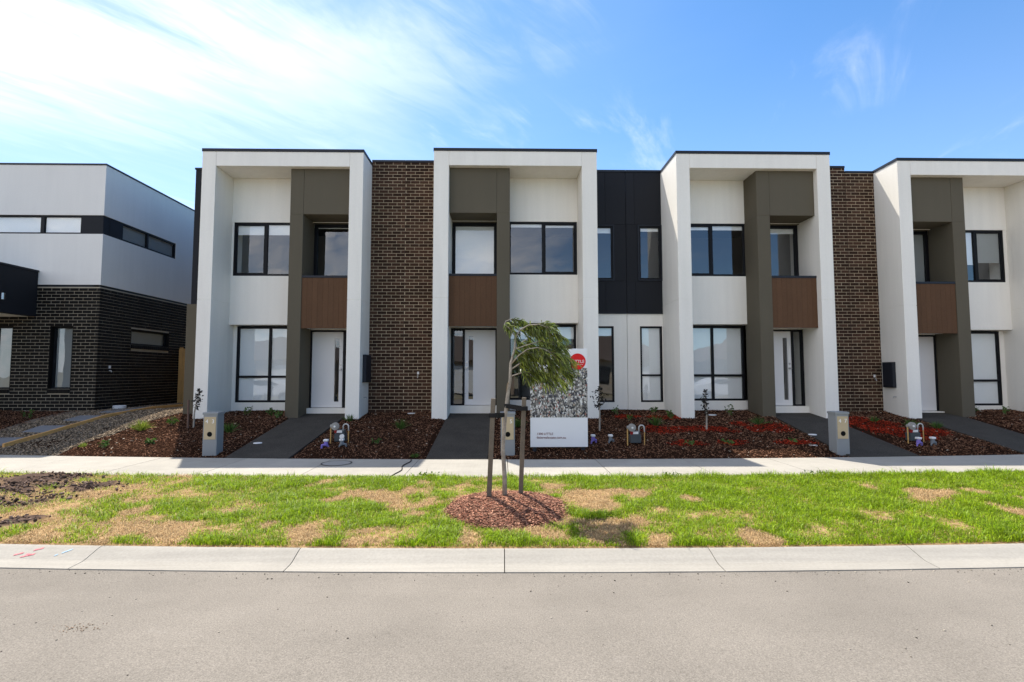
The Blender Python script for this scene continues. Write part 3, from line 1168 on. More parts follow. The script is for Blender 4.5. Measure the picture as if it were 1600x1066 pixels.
def window(root, X0, m, u0, u1, z0, z1, y, mull=(), trans=(), ft=0.05, dep=0.09, blinds=(), proud=0.0, name='window', bars=0.05, extra_sash=()):
    """a framed window in an X-Z plane facing -Y. u runs from X0 in direction m. blinds: (cell column, fraction drawn down, material)"""
    x0, x1 = sorted((X0 + m * u0, X0 + m * u1))
    ya, yb = y - proud, y + dep
    fr = MB()
    fr.box(x0, x0 + ft, ya, yb, z0, z1).box(x1 - ft, x1, ya, yb, z0, z1)
    fr.box(x0 + ft, x1 - ft, ya, yb, z0, z0 + ft).box(x0 + ft, x1 - ft, ya, yb, z1 - ft, z1)
    ms = sorted(X0 + m * u for u in mull)
    xe = [x0 + ft]
    for xm in ms:
        fr.box(xm - bars / 2, xm + bars / 2, ya + 0.004, yb - 0.002, z0 + ft, z1 - ft)
        xe += [xm - bars / 2, xm + bars / 2]
    xe.append(x1 - ft)
    ze = [z0 + ft]
    for zt in trans:
        ze += [zt - bars / 2, zt + bars / 2]
    ze.append(z1 - ft)
    cols = [(xe[i], xe[i + 1]) for i in range(0, len(xe), 2)]
    rows = [(ze[i], ze[i + 1]) for i in range(0, len(ze), 2)]
    for zt in trans:
        for (a, b) in cols:
            fr.box(a, b, ya + 0.006, yb - 0.004, zt - bars / 2, zt + bars / 2)
    for ci in extra_sash:                       # a sliding sash has its own thinner frame
        a, b = cols[ci if m > 0 else len(cols) - 1 - ci]
        s_ = 0.03
        fr.box(a, a + s_, ya + 0.012, ya + 0.05, z0 + ft, z1 - ft).box(b - s_, b, ya + 0.012, ya + 0.05, z0 + ft, z1 - ft)
        fr.box(a + s_, b - s_, ya + 0.012, ya + 0.05, z0 + ft, z0 + ft + s_).box(a + s_, b - s_, ya + 0.012, ya + 0.05, z1 - ft - s_, z1 - ft)
    w = fr.build(name, M_FRAME, root, bevel=0.003)
    for (a, b) in cols:
        for (c, d) in rows:
            MB().box(a - 0.004, b + 0.004, ya + 0.038, ya + 0.046, c - 0.004, d + 0.004).build('pane', M_GLASS, w)
    for (ci, frac, bm_) in blinds:
        a, b = cols[ci if m > 0 else len(cols) - 1 - ci]
        zt = z1 - ft
        zb = zt - (z1 - z0 - 2 * ft) * frac
        MB().box(a + 0.006, b - 0.006, ya + 0.062, ya + 0.065, zb, zt - 0.001).box(a + 0.006, b - 0.006, ya + 0.058, ya + 0.069, max(zb - 0.018, z0 + ft + .002), zb - 0.0005).build('blind', bm_, w)
    return w


def townhouse(idx, X0, m, dz, W, w, xL, xR, label, blinds, zt_extra=0.0):
    """m=+1: front door west of the window bay; m=-1 mirrored. xL,xR: the house's boundaries."""
    root = thing('townhouse', (X0, 14.2, 0.55), label, 'house', 'row of two storey townhouses')
    T, I, BB, WT, WB, PT, PB = 7.235 + dz, 6.845 + dz, 5.668 + dz, 5.655 + dz, 4.215 + dz, 4.045 + dz, 2.765 + dz
    PLB = 2.915 + dz
    U = lambda u: X0 + m * u
    cd, cw = -0.475, -0.142

    def bx(mb, u0, u1, y0, y1, z0, z1):
        return mb.box(U(u0), U(u1), y0, y1, z0, z1)

    # portal frame: legs with a control joint, beam across
    mb = MB()
    g = 0.004
    zj = 3.46 + dz
    for (a, b, yb_) in ((-W, -w, 14.15), (w, W, 14.15)):
        bx(mb, a, b, Y_FRAME, yb_, 0.2, zj - g)
        bx(mb, a, b, Y_FRAME, yb_, zj + g, T)
        s_ = 0.006
        bx(mb, a + s_, b - s_, Y_FRAME + s_, yb_ - s_, zj - g - .02, zj + g + .02)
    bx(mb, -w + g, w - g, Y_FRAME, 14.15, I, T)
    bx(mb, -w, w, Y_FRAME + 0.008, 14.14, I + 0.008, T - 0.004)
    mb.build('portal_frame', M_WHITE, root, bevel=0.006, seg=2)
    cp = MB()
    o_ = 0.012
    bx(cp, -W - o_, W + o_, Y_FRAME - o_, 14.4, T + 0.002, T + 0.055)
    bx(cp, -W - o_, W + o_, Y_FRAME - o_, Y_FRAME - o_ + 0.008, T - 0.022, T + 0.002)
    bx(cp, -W - o_, -W - o_ + 0.008, Y_FRAME - o_ + 0.008, 14.4, T - 0.022, T + 0.002)
    bx(cp, W + o_ - 0.008, W + o_, Y_FRAME - o_ + 0.008, 14.4, T - 0.022, T + 0.002)
    cp.build('parapet_cap', M_CAP, root)

    # walls of the window bay
    mb = MB()
    bx(mb, -w, w, Y_WALL, 14.15, WT, I)
    bx(mb, cd, w, Y_WALL, 14.15, PLB, WB)
    upi = {1: .055, 2: .012, 3: .05, 4: .10}[idx]
    loi = {1: .095, 2: .02, 3: .07, 4: .13}[idx]
    bx(mb, w - upi, w, Y_WALL + 0.01, 14.13, WB, WT)
    mb.build('upper_wall', M_WHITE, root, bevel=0.004)
    mb = MB()
    bx(mb, cd, w, Y_GW - 0.01, 14.15, 0.3, 0.865 + dz)
    bx(mb, w - loi, w, Y_GW - 0.005, 14.15, 0.865 + dz, PLB)
    mb.build('lower_wall', M_WHITE, root)
    # taupe column and hood
    mb = MB()
    bx(mb, cd, cw, Y_COL, Y_BAL, 0.3, BB)
    bx(mb, cd + 0.0, cw, Y_COL, Y_WALL, BB, I)
    bx(mb, -w, cd - 0.006, Y_COL, Y_WALL, BB, I)
    bx(mb, -w, cd, Y_COL + 0.006, Y_WALL, BB + 0.004, I)
    bx(mb, -w, cd, Y_WALL, Y_BAL + 0.02, BB - 0.03, WT)
    mb.build('taupe_column', M_BROWN, root, bevel=0.005)

    # balcony: boarded front, cap, slab, sliding door behind
    bal = MB()
    bx(bal, -w, cd, Y_COL + 0.10, Y_BAL, PB + 0.03, PB + 0.30)
    bal = bal.build('balcony', M_WHITE, root)
    nb = 9
    span = (w + cd)
    for i in range(nb):
        a = -w + span * i / nb + 0.001
        b = -w + span * (i + 1) / nb - 0.001
        bx(MB(), a, b, Y_COL + 0.022, Y_COL + 0.062, PB, PT).build('board', M_WOOD, bal, bevel=0.0015)
    bx(MB(), -w, cd, Y_COL + 0.062, Y_COL + 0.098, PB + 0.004, PT - 0.002).build('backing', M_CAP, bal)
    bx(MB(), -w, cd, Y_COL + 0.008, Y_COL + 0.13, PT, PT + 0.058).build('rail', M_CAP, bal, bevel=0.004)
    window(root, X0, m, -w, cd, PB + 0.30, BB - 0.03, Y_BAL, mull=(-0.62 - 0.02,) if False else (), ft=0.085, dep=0.09, blinds=blinds['bal'], name='balcony_door')

    # bay windows
    window(root, X0, m, cw - 0.02, w - upi, WB, WT, Y_WALL + 0.012, mull=(0.765,), ft=0.055, dep=0.08, bars=0.07, blinds=blinds['up'], extra_sash=(1,))
    window(root, X0, m, cw - 0.02, w - loi, 0.865 + dz, PLB - 0.025, Y_GW, mull=(0.70,), trans=(1.545 + dz,), ft=0.055, dep=0.08, bars=0.062, blinds=blinds['low'])

    # entry: step, door, sidelight
    bx(MB(), -w, cd, 13.50, 14.10, 0.25, 0.735 + dz).build('door_step', M_WHITE, root, bevel=0.004)
    bx(MB(), -w, cd, Y_WALL + 0.02, Y_BAL, 2.775 + dz, PB + 0.03).build('lintel', M_WHITE, root) if PB + 0.03 > 2.78 + dz else None
    z0, z1 = 0.735 + dz, 2.775 + dz
    fr = MB()
    yA, yB = Y_WALL, Y_WALL + 0.10
    dl, dr = -1.325, -0.515
    for (a, b) in ((-w, -w + 0.05), (dl - 0.06, dl - 0.005), (dr + 0.005, cd)):
        bx(fr, a, b, yA, yB, z0, z1)
    bx(fr, -w + 0.05, dl - 0.06, yA, yB, z1 - 0.05, z1)
    bx(fr, -w + 0.05, dl - 0.06, yA, yB, z0, z0 + 0.04)
    bx(fr, dl - 0.005, dr + 0.005, yA, yB, z1 - 0.045, z1)
    f_ = fr.build('door_frame', M_FRAME, root, bevel=0.003)
    bx(MB(), -w + 0.045, dl - 0.055, yA + 0.05, yA + 0.058, z0 + 0.035, z1 - 0.045).build('sidelight', M_GLASS, f_)
    gl, gr = -1.225, -1.105
    d = MB()
    yd0, yd1 = yA + 0.035, yA + 0.08
    zg0, zg1 = z0 + 0.16, z1 - 0.22
    bx(d, dl, gl, yd0, yd1, z0 + 0.012, z1 - 0.048)
    bx(d, gr, dr, yd0, yd1, z0 + 0.012, z1 - 0.048)
    bx(d, gl, gr, yd0, yd1, z0 + 0.012, zg0)
    bx(d, gl, gr, yd0, yd1, zg1, z1 - 0.048)
    d_ = d.build('door', M_DOOR, root)
    bx(MB(), gl - 0.002, gr + 0.002, yd0 + 0.018, yd0 + 0.026, zg0 - 0.002, zg1 + 0.002).build('pane', M_GLASS, d_)
    h = MB()
    xk = U(dl + 0.055)
    for zz in (z0 + 1.00, z0 + 1.125):
        h.disc_y(xk, yd0 - 0.012, yd0, zz, 0.027)
    h.disc_y(xk, yd0 - 0.055, yd0 - 0.012, z0 + 1.00, 0.012)
    h.disc_y(xk, yd0 - 0.075, yd0 - 0.05, z0 + 1.00, 0.026)
    h.build('handle', M_STEEL, d_, smooth=False)

    # boundary of the wall between neighbours
    # shell: party walls, floors, flat roof, back
    sh = MB()
    sh.box(xL + 0.02, xL + 0.12, 14.16, 24.9, 0.2, 6.6)
    sh.box(xR - 0.12, xR - 0.02, 14.16, 24.9, 0.2, 6.6)
    sh.box(xL + 0.12, xR - 0.12, 24.7, 24.9, 0.2, 6.6)
    sh.box(xL + 0.12, xR - 0.12, 14.16, 24.7, 0.45, 0.7)
    sh.box(xL + 0.12, xR - 0.12, 14.16, 24.7, 2.95, 3.2)
    sh.box(xL + 0.12, xR - 0.12, 19.0, 19.1, 0.7, 2.95)
    sh.box(xL + 0.12, xR - 0.12, 18.0, 18.1, 3.2, 6.4)
    sh.build('interior_shell', M_INNER, root)
    MB().box(xL + 0.02, xR - 0.02, 14.16, 24.9, 6.601, 6.75).build('roof', M_CAP, root)
    return root, dict(T=T, U=U, W=W, dz=dz)


def brick_wall(root, x0, x1, z0, z1, tapside=None, phase=0.0):
    wall = MB().box(x0, x1, Y_WALL, 14.15, 0.2, z1).build('brick_wall', M_MORTAR, root)
    bl = brick_list(x0, x1, z0, z1 - 0.01, phase)
    bl.sort(key=lambda b: (-round(b[1], 2), b[2]))
    rest = lay_bricks(bl, Y_WALL, wall, M_BRICK)
    brick_rest([('x', Y_WALL, *b) for b in rest], wall, M_BRICK)
    MB().box(x0, x1, Y_WALL - 0.02, 14.4, z1 + 0.002, z1 + 0.06).build('wall_cap', M_CAP, root)


def tap(root, x, z, y=Y_WALL, plate=True):
    """garden tap with a small plate on the wall"""
    mb = MB()
    mb.tube([(x, y - 0.005, z), (x, y - 0.07, z), (x, y - 0.085, z - 0.035)], 0.012, 8)
    mb.disc_z(x, y - 0.05, z + 0.012, z + 0.035, 0.02, 10)
    mb.build('tap', M_STEEL, root)
    if plate:
        MB().box(x - 0.025, x + 0.025, y - 0.018, y - 0.009, z + 0.06, z + 0.13).build('tap_plate', M_WPLAST, root)


def meter_box(root, xface, side, z0=1.36, z1=2.06, ya=13.05, yb=13.55):
    """dark meter cabinet on the return wall of a portal leg"""
    x0, x1 = (xface, xface + 0.085) if side > 0 else (xface - 0.085, xface)
    mb = MB().box(x0 + (0.003 if side > 0 else 0), x1 - (0.003 if side < 0 else 0), ya, yb, z0, z1)
    o = mb.build('meter_box', M_CAP, root, bevel=0.006)
    xd = x1 if side > 0 else x0
    MB().box(xd + (0.001 if side > 0 else -0.008), xd + (0.008 if side > 0 else -0.001), ya + 0.02, yb - 0.02, z0 + 0.02, z1 - 0.02).build('door', M_CAP, o, bevel=0.002)


def side_bay(root, x0, x1, wx0, wx1, dz, trans, blind_up, blind_low, joint_left):
    """recessed bay: charcoal sheets above, render below, one narrow window on each floor"""
    zc0, zc1 = 3.255 + dz, 7.225 + dz
    MB().box(x0, x1, Y_CLAD + 0.012, 14.15, zc0 + 0.002, zc1).build('bay_backing', M_CAP, root) if False else None
    wz0, wz1 = 4.18 + dz, 5.69 + dz
    zj = 5.73 + dz
    g = 0.003
    xm = (wx0 + wx1) / 2 if False else (wx1 if joint_left else wx0)
    sheets = []
    cut = wx0 + (0.41 if not joint_left else 0.0) if not joint_left else x0 + 0.53
    cut = (2.86 if not joint_left else 3.68)
    # above the window line
    for (a, b) in ((x0, cut), (cut, x1)):
        sheets.append((a + g, b - g, zj + g, zc1))
    for (a, b) in ((x0, wx0), (wx1, x1)):
        if b - a > 0.03:
            sheets.append((a + g, b - g, wz0 - 0.035, zj - g))
    sheets.append((wx0 + g, wx1 - g, wz1 + 0.035, zj - g)) if zj - wz1 > 0.045 else None
    for (a, b) in ((x0, cut), (cut, x1)):
        sheets.append((a + g, b - g, zc0, wz0 - 0.035 - g))
    back = MB().box(x0, wx0, Y_CLAD + 0.016, 14.2, zc0 + 0.002, zc1 - 0.004).box(wx1, x1, Y_CLAD + 0.016, 14.2, zc0 + 0.002, zc1 - 0.004)
    back.box(wx0, wx1, Y_CLAD + 0.016, 14.2, wz1, zc1 - 0.004).box(wx0, wx1, Y_CLAD + 0.016, 14.2, zc0 + 0.002, wz0)
    bk = back.build('cladding_wall', M_CAP, root)
    for (a, b, c, d) in sheets:
        MB().box(a, b, Y_CLAD, Y_CLAD + 0.014, c, d).build('cladding_sheet', M_CHAR, bk, bevel=0.002)
    MB().box(x0, x1, Y_CLAD - 0.02, 14.4, zc1 + 0.002, zc1 + 0.06).build('wall_cap', M_CAP, root)
    # projecting sub-frame round the upper window, then the window
    sf = MB()
    sf.box(wx0 - 0.03, wx0, Y_CLAD - 0.03, Y_CLAD + 0.10, wz0 - 0.03, wz1 + 0.03).box(wx1, wx1 + 0.03, Y_CLAD - 0.03, Y_CLAD + 0.10, wz0 - 0.03, wz1 + 0.03)
    sf.box(wx0, wx1, Y_CLAD - 0.03, Y_CLAD + 0.10, wz1, wz1 + 0.03).box(wx0, wx1, Y_CLAD - 0.03, Y_CLAD + 0.10, wz0 - 0.03, wz0)
    sf.build('window_surround', M_CAP, root)
    window(root, 0, 1, wx0, wx1, wz0, wz1, Y_CLAD, ft=0.05, dep=0.08, blinds=[(0, blind_up, M_BLIND)])
    # render wall below
    lz0, lz1 = 0.80 + dz, 2.885 + dz
    lw = MB().box(x0 + 0.002, wx0, Y_CLAD + 0.02, 14.2, 0.2, zc0).box(wx1, x1 - 0.002, Y_CLAD + 0.02, 14.2, 0.2, zc0)
    lw.box(wx0, wx1, Y_CLAD + 0.02, 14.2, 0.2, lz0).box(wx0, wx1, Y_CLAD + 0.02, 14.2, lz1, zc0)
    lw.build('bay_wall', M_WHITE, root)
    MB().box(x0, x1, Y_CLAD - 0.012, Y_CLAD + 0.02, zc0 - 0.03, zc0 - 0.002).build('flashing', M_CAP, root)
    window(root, 0, 1, wx0, wx1, lz0, lz1, Y_CLAD + 0.022, trans=trans, ft=0.05, dep=0.08, blinds=[(0, blind_low, M_BLIND)] if blind_low else [])


JB1, JC, JB2 = -2.612, 3.44, 9.372          # party lines: brick, cladding, brick
full = lambda m_=M_BLIND: [(0, 1.0, m_), (1, 1.0, m_)]
B1 = dict(up=[(0, 0.19, M_BLIND), (1, 0.19, M_BLIND)], low=full(), bal=[(0, 0.0, M_BLIND)])
B2 = dict(up=[(0, 0.05, M_BLIND), (1, 0.05, M_BLIND)], low=[(0, 0.16, M_BLIND), (1, 0.16, M_BLIND)], bal=[(0, 1.0, M_BLIND)])
B3 = dict(up=[(0, 0.07, M_BLIND), (1, 0.07, M_BLIND)], low=full(), bal=[(0, 0.05, M_BLIND)])
B4 = dict(up=[(0, 0.66, M_BLIND), (1, 0.62, M_BLIND2)], low=full(), bal=[(0, 0.66, M_BLIND2)])

h1, p1 = townhouse(1, -5.532, -1, -0.05, 2.015, 1.672, -8.2, JB1, 'townhouse at the left end, next to the narrow timber side gate', B1)
h2, p2 = townhouse(2, 0.328, 1, 0.01, 2.07, 1.69, JB1, JC, 'townhouse directly behind the real estate board', B2)
h3, p3 = townhouse(3, 6.420, -1, -0.015, 1.985, 1.645, JC, JB2, 'townhouse whose door stands behind the letterbox numbered 47', B3)
h4, p4 = townhouse(4, 12.150, 1, -0.155, 1.985, 1.65, JB2, 15.3, 'townhouse at the right end, cut off by the picture edge', B4)

brick_wall(h1, -5.532 + 2.015, JB1 - 0.004, 0.56, 7.27, phase=0.05)
brick_wall(h2, JB1 + 0.004, 0.328 - 2.07, 0.56, 7.27, phase=0.05)
brick_wall(h3, 6.420 + 1.985, JB2 - 0.004, 0.50, 7.20, phase=0.05)
brick_wall(h4, JB2 + 0.004, 12.150 - 1.985, 0.50, 7.06, phase=0.05)
for (h_, jx, zt_) in ((h1, JB1, 7.26), (h3, JB2, 7.05)):
    MB().box(jx - 0.0035, jx + 0.0035, Y_WALL - 0.003, Y_WALL + 0.05, 0.4, zt_).build('movement_joint', mat('joint_sealant', (0.05, 0.035, 0.026), 0.9, 0.1), h_)
side_bay(h2, 0.328 + 2.07, JC - 0.004, 2.44, 3.07, 0.0, (), 0.09, 0.10, False)
side_bay(h3, JC + 0.004, 6.420 - 1.985, 3.795, 4.41, 0.0, (1.535,), 0.05, 1.0, True)
tap(h2, -2.22, 1.50)
tap(h4, 9.95, 1.42)
meter_box(h1, -5.532 + 2.015, 1)
meter_box(h4, 12.150 - 1.985, -1, 1.22, 1.88, 13.17, 13.54)
# small wall vents and taps on the portal returns
for (r_, x, s_) in ((h1, -5.532 + 2.015, 1), (h4, 12.150 - 1.985, -1)):
    mb = MB()
    mb.tube([(x, 13.2, 0.98), (x + s_ * 0.07, 13.2, 0.985), (x + s_ * 0.085, 13.2, 0.95)], 0.011, 8)
    mb.build('tap', M_STEEL, r_)

# the end wall of the first house beyond its portal
mb = MB().box(-8.21, -5.532 - 2.015, Y_WALL, 14.15, 3.372, 7.03)
mb.build('end_cladding', M_CHAR, h1)
MB().box(-8.23, -5.532 - 2.015, Y_WALL - 0.02, 24.9, 7.032, 7.08).build('wall_cap', M_CAP, h1)
MB().box(-8.135, -5.532 - 2.015, 13.38, 14.15, 0.2, 3.37).build('end_wall', M_BROWN, h1)
MB().box(-8.215, -8.183, 14.16, 24.9, 3.2, 7.03).build('side_cladding', M_CHAR, h1)
MB().box(-8.205, -8.183, 14.16, 24.9, 0.2, 3.198).build('side_wall', M_BROWN, h1)
# wall beyond the portal of the last house
MB().box(12.150 + 1.985, 15.3, Y_CLAD, 14.15, 0.2, 7.09).build('end_wall', M_WHITE, h4)


# ------------------------------------------------------------------ the dark brick house on the left
LX, LY = -10.812, 13.97
nb_root = thing('corner_house', (LX, LY + 4, 0.6), 'white rendered house over black brick, with a dark canopy', 'house')
ZB, ZW0, ZW1, ZT = 0.60, 3.905, 3.965, 7.25
b0, b1 = 5.352, 5.868
mb = MB()
mb.box(-18, LX, LY, LY + 0.25, ZW1, b0).box(-18, LX, LY, LY + 0.25, b1, ZT)
mb.box(LX - 0.25, LX, LY + 0.25, 24.5, ZW1, b0).box(LX - 0.25, LX, LY + 0.25, 24.5, b1, ZT)
mb.box(LX - 0.25, LX, 17.07, 24.5, b0, b1)
mb.box(-18, LX - 0.25, 24.25, 24.5, ZW1, ZT)
mb.build('upper_wall', M_WHITE2, nb_root)
mb = MB().box(-18, LX + 0.012, LY - 0.012, LY + 0.25, ZT + 0.002, ZT + 0.05).box(LX - 0.25, LX + 0.012, LY + 0.25, 24.5, ZT + 0.002, ZT + 0.05)
mb.build('parapet_cap', M_CAP, nb_root)
mb = MB().box(-18, LX - 0.06, LY + 0.02, LY + 0.2, ZW0, ZW1).box(LX - 0.2, LX - 0.02, LY + 0.02, 24.5, ZW0, ZW1)
mb.build('dark_strip', M_CAP, nb_root)
mb = MB().box(-11.40, LX - 0.02, LY + 0.015, LY + 0.25, b0, b1).box(LX - 0.25, LX - 0.015, LY + 0.25, 14.66, b0, b1)
mb.build('dark_panel', M_CHAR, nb_root)
window(nb_root, 0, 1, -13.9, -11.40, b0, b1, LY + 0.03, mull=(-12.47,), ft=0.045, dep=0.08, bars=0.10, blinds=[(0, 1.0, M_BLIND), (1, 1.0, M_BLIND)])
window(nb_root, 0, 1, -16.9, -13.9, b0, b1, LY + 0.03, mull=(-15.4,), ft=0.045, dep=0.08, bars=0.10)


def side_window(root, x, ya, yb, z0, z1, mull=(), ft=0.05, blind=1.0, bm_=M_BLIND2):
    fr = MB()
    xa, xb = x - 0.10, x - 0.015
    fr.box(xa, xb, ya, ya + ft, z0, z1).box(xa, xb, yb - ft, yb, z0, z1).box(xa, xb, ya + ft, yb - ft, z0, z0 + ft).box(xa, xb, ya + ft, yb - ft, z1 - ft, z1)
    ye = [ya + ft]
    for q in mull:
        fr.box(xa + .003, xb - .003, q - 0.03, q + 0.03, z0 + ft, z1 - ft)
        ye += [q - 0.03, q + 0.03]
    ye.append(yb - ft)
    w = fr.build('window', M_FRAME, root)
    for i in range(0, len(ye), 2):
        MB().box(x - 0.062, x - 0.054, ye[i] - .004, ye[i + 1] + .004, z0 + ft - .004, z1 - ft + .004).build('pane', M_GLASS, w)
        MB().box(x - 0.085, x - 0.082, ye[i] + .01, ye[i + 1] - .01, z1 - ft - (z1 - z0 - 2 * ft) * blind, z1 - ft).build('blind', bm_, w)
    return w


side_window(nb_root, LX, 14.66, 17.07, b0, b1, (15.75,))
# brick storey
wx0, wx1, wz0, wz1 = -12.06, -11.48, 1.17, 2.84
dx0, dx1 = -14.2, -13.06
sy0, sy1, sz0, sz1 = 15.2, 16.9, 2.42, 2.87
mb = MB()
mb.box(-18, dx0, LY, LY + 0.22, 0.2, ZW0).box(dx0, dx1, LY, LY + 0.22, 2.84, ZW0).box(dx0, dx1, LY, LY + 0.22, 0.2, 1.17).box(dx1, wx0, LY, LY + 0.22, 0.2, ZW0)
mb.box(wx0, wx1, LY, LY + 0.22, wz1, ZW0).box(wx0, wx1, LY, LY + 0.22, 0.2, wz0).box(wx1, LX, LY, LY + 0.22, 0.2, ZW0)
mb.box(LX - 0.22, LX, LY + 0.22, sy0, 0.2, ZW0).box(LX - 0.22, LX, sy1, 24.5, 0.2, ZW0)
mb.box(LX - 0.22, LX, sy0, sy1, 0.2, sz0).box(LX - 0.22, LX, sy0, sy1, sz1, ZW0)
bw = mb.build('brick_wall', M_BMORTAR, nb_root)
hol = [(wx0, wx1, wz0 - 0.12, wz1 + 0.0), (dx0, dx1, wz0 - 0.12, wz1)]
fbl = brick_list(-14.6, LX + 0.008, ZB, ZW0 - 0.005, 0.03, hol)
sbl = brick_list(LY - 0.003, 19.0, ZB, ZW0 - 0.005, 0.07, [(sy0, sy1, sz0 - 0.12, sz1)])
fbl.sort(key=lambda b: -min(b[1], 0.2) * 1000 + abs(b[0] - (-11.3)) * 10)
restf = lay_bricks(fbl, LY, bw, M_BBRICK, 'x', limit=300)
brick_rest([('x', LY, *b) for b in restf] + [('y', LX, *b) for b in sbl], bw, M_BBRICK)
# dark returns lining the openings
for (a, b, c, d) in ((wx0, wx1, wz0, wz1), (dx0, dx1, wz0, wz1)):
    rv = MB().box(a - .012, a + .006, LY - 0.002, LY + 0.098, c - .1, d + .012).box(b - .006, b + .012, LY - 0.002, LY + 0.098, c - .1, d + .012)
    rv.box(a + .006, b - .006, LY - 0.002, LY + 0.098, d - .006, d + .012)
    rv.build('reveal', M_BBRICK, nb_root)
rv = MB().box(LX - .098, LX + .002, sy0 - .012, sy0 + .006, sz0 - .1, sz1 + .012).box(LX - .098, LX + .002, sy1 - .006, sy1 + .012, sz0 - .1, sz1 + .012)
rv.box(LX - .098, LX + .002, sy0 + .006, sy1 - .006, sz1 - .006, sz1 + .012)
rv.build('reveal', M_BBRICK, nb_root)
# sloping brick sills
for (a, b, ax) in ((wx0, wx1, 'x'), (dx0, dx1, 'x'), (sy0, sy1, 'y')):
    n = int((b - a) / 0.086)
    mb = MB()
    zz = (wz0 if ax == 'x' else sz0)
    for i in range(n):
        p = a + (b - a) * i / n
        q = p + (b - a) / n - 0.01
        if ax == 'x':
            mb.box(p, q, LY - 0.03, LY + 0.05, zz - 0.11, zz - 0.005)
        else:
            mb.box(LX - 0.05, LX + 0.03, p, q, zz - 0.11, zz - 0.005)
    mb.build('brick_sill', M_BBRICK, nb_root)
window(nb_root, 0, 1, wx0, wx1, wz0, wz1, LY + 0.10, ft=0.045, dep=0.08, blinds=[(0, 1.0, M_BLIND2)])
window(nb_root, 0, 1, dx0, dx1, wz0, wz1, LY + 0.10, mull=(-13.55,), ft=0.045, dep=0.08, blinds=[(0, 1.0, M_BLIND2), (1, 1.0, M_BLIND2)])
side_window(nb_root, LX - 0.06, sy0, sy1, sz0, sz1, (), 0.05, 1.0)
MB().box(-18, -12.46, 10.9, LY - 0.012, 3.10, 4.30).build('canopy', M_CHAR, nb_root, bevel=0.006)
MB().box(-18.02, -12.44, 10.88, LY - 0.014, 4.302, 4.345).build('canopy_cap', M_CAP, nb_root)
MB().box(-17.9, -12.60, 11.05, LY - 0.10, 3.085, 3.098).build('canopy_soffit', M_WHITE, nb_root)
MB().box(-13.9, -13.5, 11.2, 11.6, 0.2, 3.08).build('canopy_post', M_CHAR, nb_root)
mb = MB()
mb.disc_z(-12.40, 12.95, 3.42, 3.58, 0.045, 14)
mb.box(-12.459, -12.43, 12.92, 12.98, 3.46, 3.54)
mb.build('wall_lamp', M_STEEL, nb_root)
mb = MB().box(-17.8, LX - 0.25, LY + 0.26, 24.2, 0.4, 0.62).box(-17.8, LX - 0.25, LY + 0.26, 24.2, 3.7, 3.9).box(-17.8, LX - 0.25, LY + 0.26, 24.2, 6.9, 7.1)
mb.box(-17.8, LX - 0.25, 18, 18.1, 0.62, 3.7).box(-17.8, LX - 0.25, 18, 18.1, 3.9, 6.9)
mb.build('interior_shell', M_INNER, nb_root)
mb = MB().box(LX + 0.009, LX + 0.03, 14.38, 14.44, 1.72, 1.80)
mb.tube([(LX + 0.01, 14.41, 1.66), (LX + 0.06, 14.41, 1.66), (LX + 0.07, 14.41, 1.62)], 0.012, 8)
mb.build('tap', M_WPLAST, nb_root)

# timber side fence between the houses
fz = 0.6
fr_ = thing('timber_gate', (-9.5, 17.5, fz), 'narrow orange timber paling gate between the black brick wall and the townhouse', 'gate')
x = -10.78
while x < -8.24:
    MB().box(x, x + 0.118, 17.40, 17.418, fz - 0.02, fz + 1.80 + random.uniform(-.006, .006)).build('paling', M_TIMBER, fr_)
    x += 0.122
for z in (fz + 0.3, fz + 1.0, fz + 1.6):
    MB().box(-10.79, -8.22, 17.42, 17.46, z, z + 0.08).build('rail', M_TIMBER, fr_)
for x in (-10.76, -9.5, -8.3):
    MB().box(x - 0.04, x + 0.04, 17.462, 17.54, fz - 0.2, fz + 1.85).build('post', M_TIMBER, fr_)

# timber edging board, stepping stones in the gravel
mb = MB()
pts = [(-10.1, 10.75), (-9.95, 11.42), (-9.72, 13.0), (-9.55, 14.4), (-9.42, 15.5), (-9.36, 16.8)]
for (a, b) in zip(pts[:-1], pts[1:]):
    za, zb_ = gz(*a) + 0.02, gz(*b) + 0.02
    w_ = 0.022
    mb.ngon_prism([(a[0] - w_, a[1], za - .1), (a[0] + w_, a[1], za - .1), (a[0] + w_, a[1], za + .085), (a[0] - w_, a[1], za + .085)],
                  [(b[0] - w_, b[1], zb_ - .1), (b[0] + w_, b[1], zb_ - .1), (b[0] + w_, b[1], zb_ + .085), (b[0] - w_, b[1], zb_ + .085)])
tag(mb.build('garden_edging', M_TIMBER), 'long orange timber edging board running through the gravel', 'edging')
pav = [(-10.45, 11.10, 'stepping stone nearest the footpath in the gravel'), (-10.28, 11.95, 'second stepping stone from the footpath in the gravel'),
       (-10.12, 12.85, 'third stepping stone from the footpath in the gravel'), (-9.98, 13.75, 'fourth stepping stone from the footpath in the gravel'),
       (-9.86, 14.7, 'farthest stepping stone, close to the timber gate')]
for (x, y, lab) in pav:
    mb = MB()
    q = [(x - .36, y - .24), (x + .36, y - .24), (x + .36, y + .24), (x - .36, y + .24)]
    mb.ngon_prism([(a, b, gz(a, b) + 0.0) for a, b in q], [(a, b, gz(a, b) + 0.052) for a, b in q])
    tag(mb.build('stepping_stone', M_PAVER, bevel=0.008), 'flat grey rectangular ' + lab, 'paver', 'stepping stones in the gravel')
mb = MB()
mb.disc_z(-10.62, 14.6, gz(-10.62, 14.6) - 0.02, gz(-10.62, 14.6) + 0.12, 0.16, 24)
tag(mb.build('drain_cap', M_WPLAST, bevel=0.015), 'white round plastic drain cap at the foot of the black brick side wall', 'drain cap')


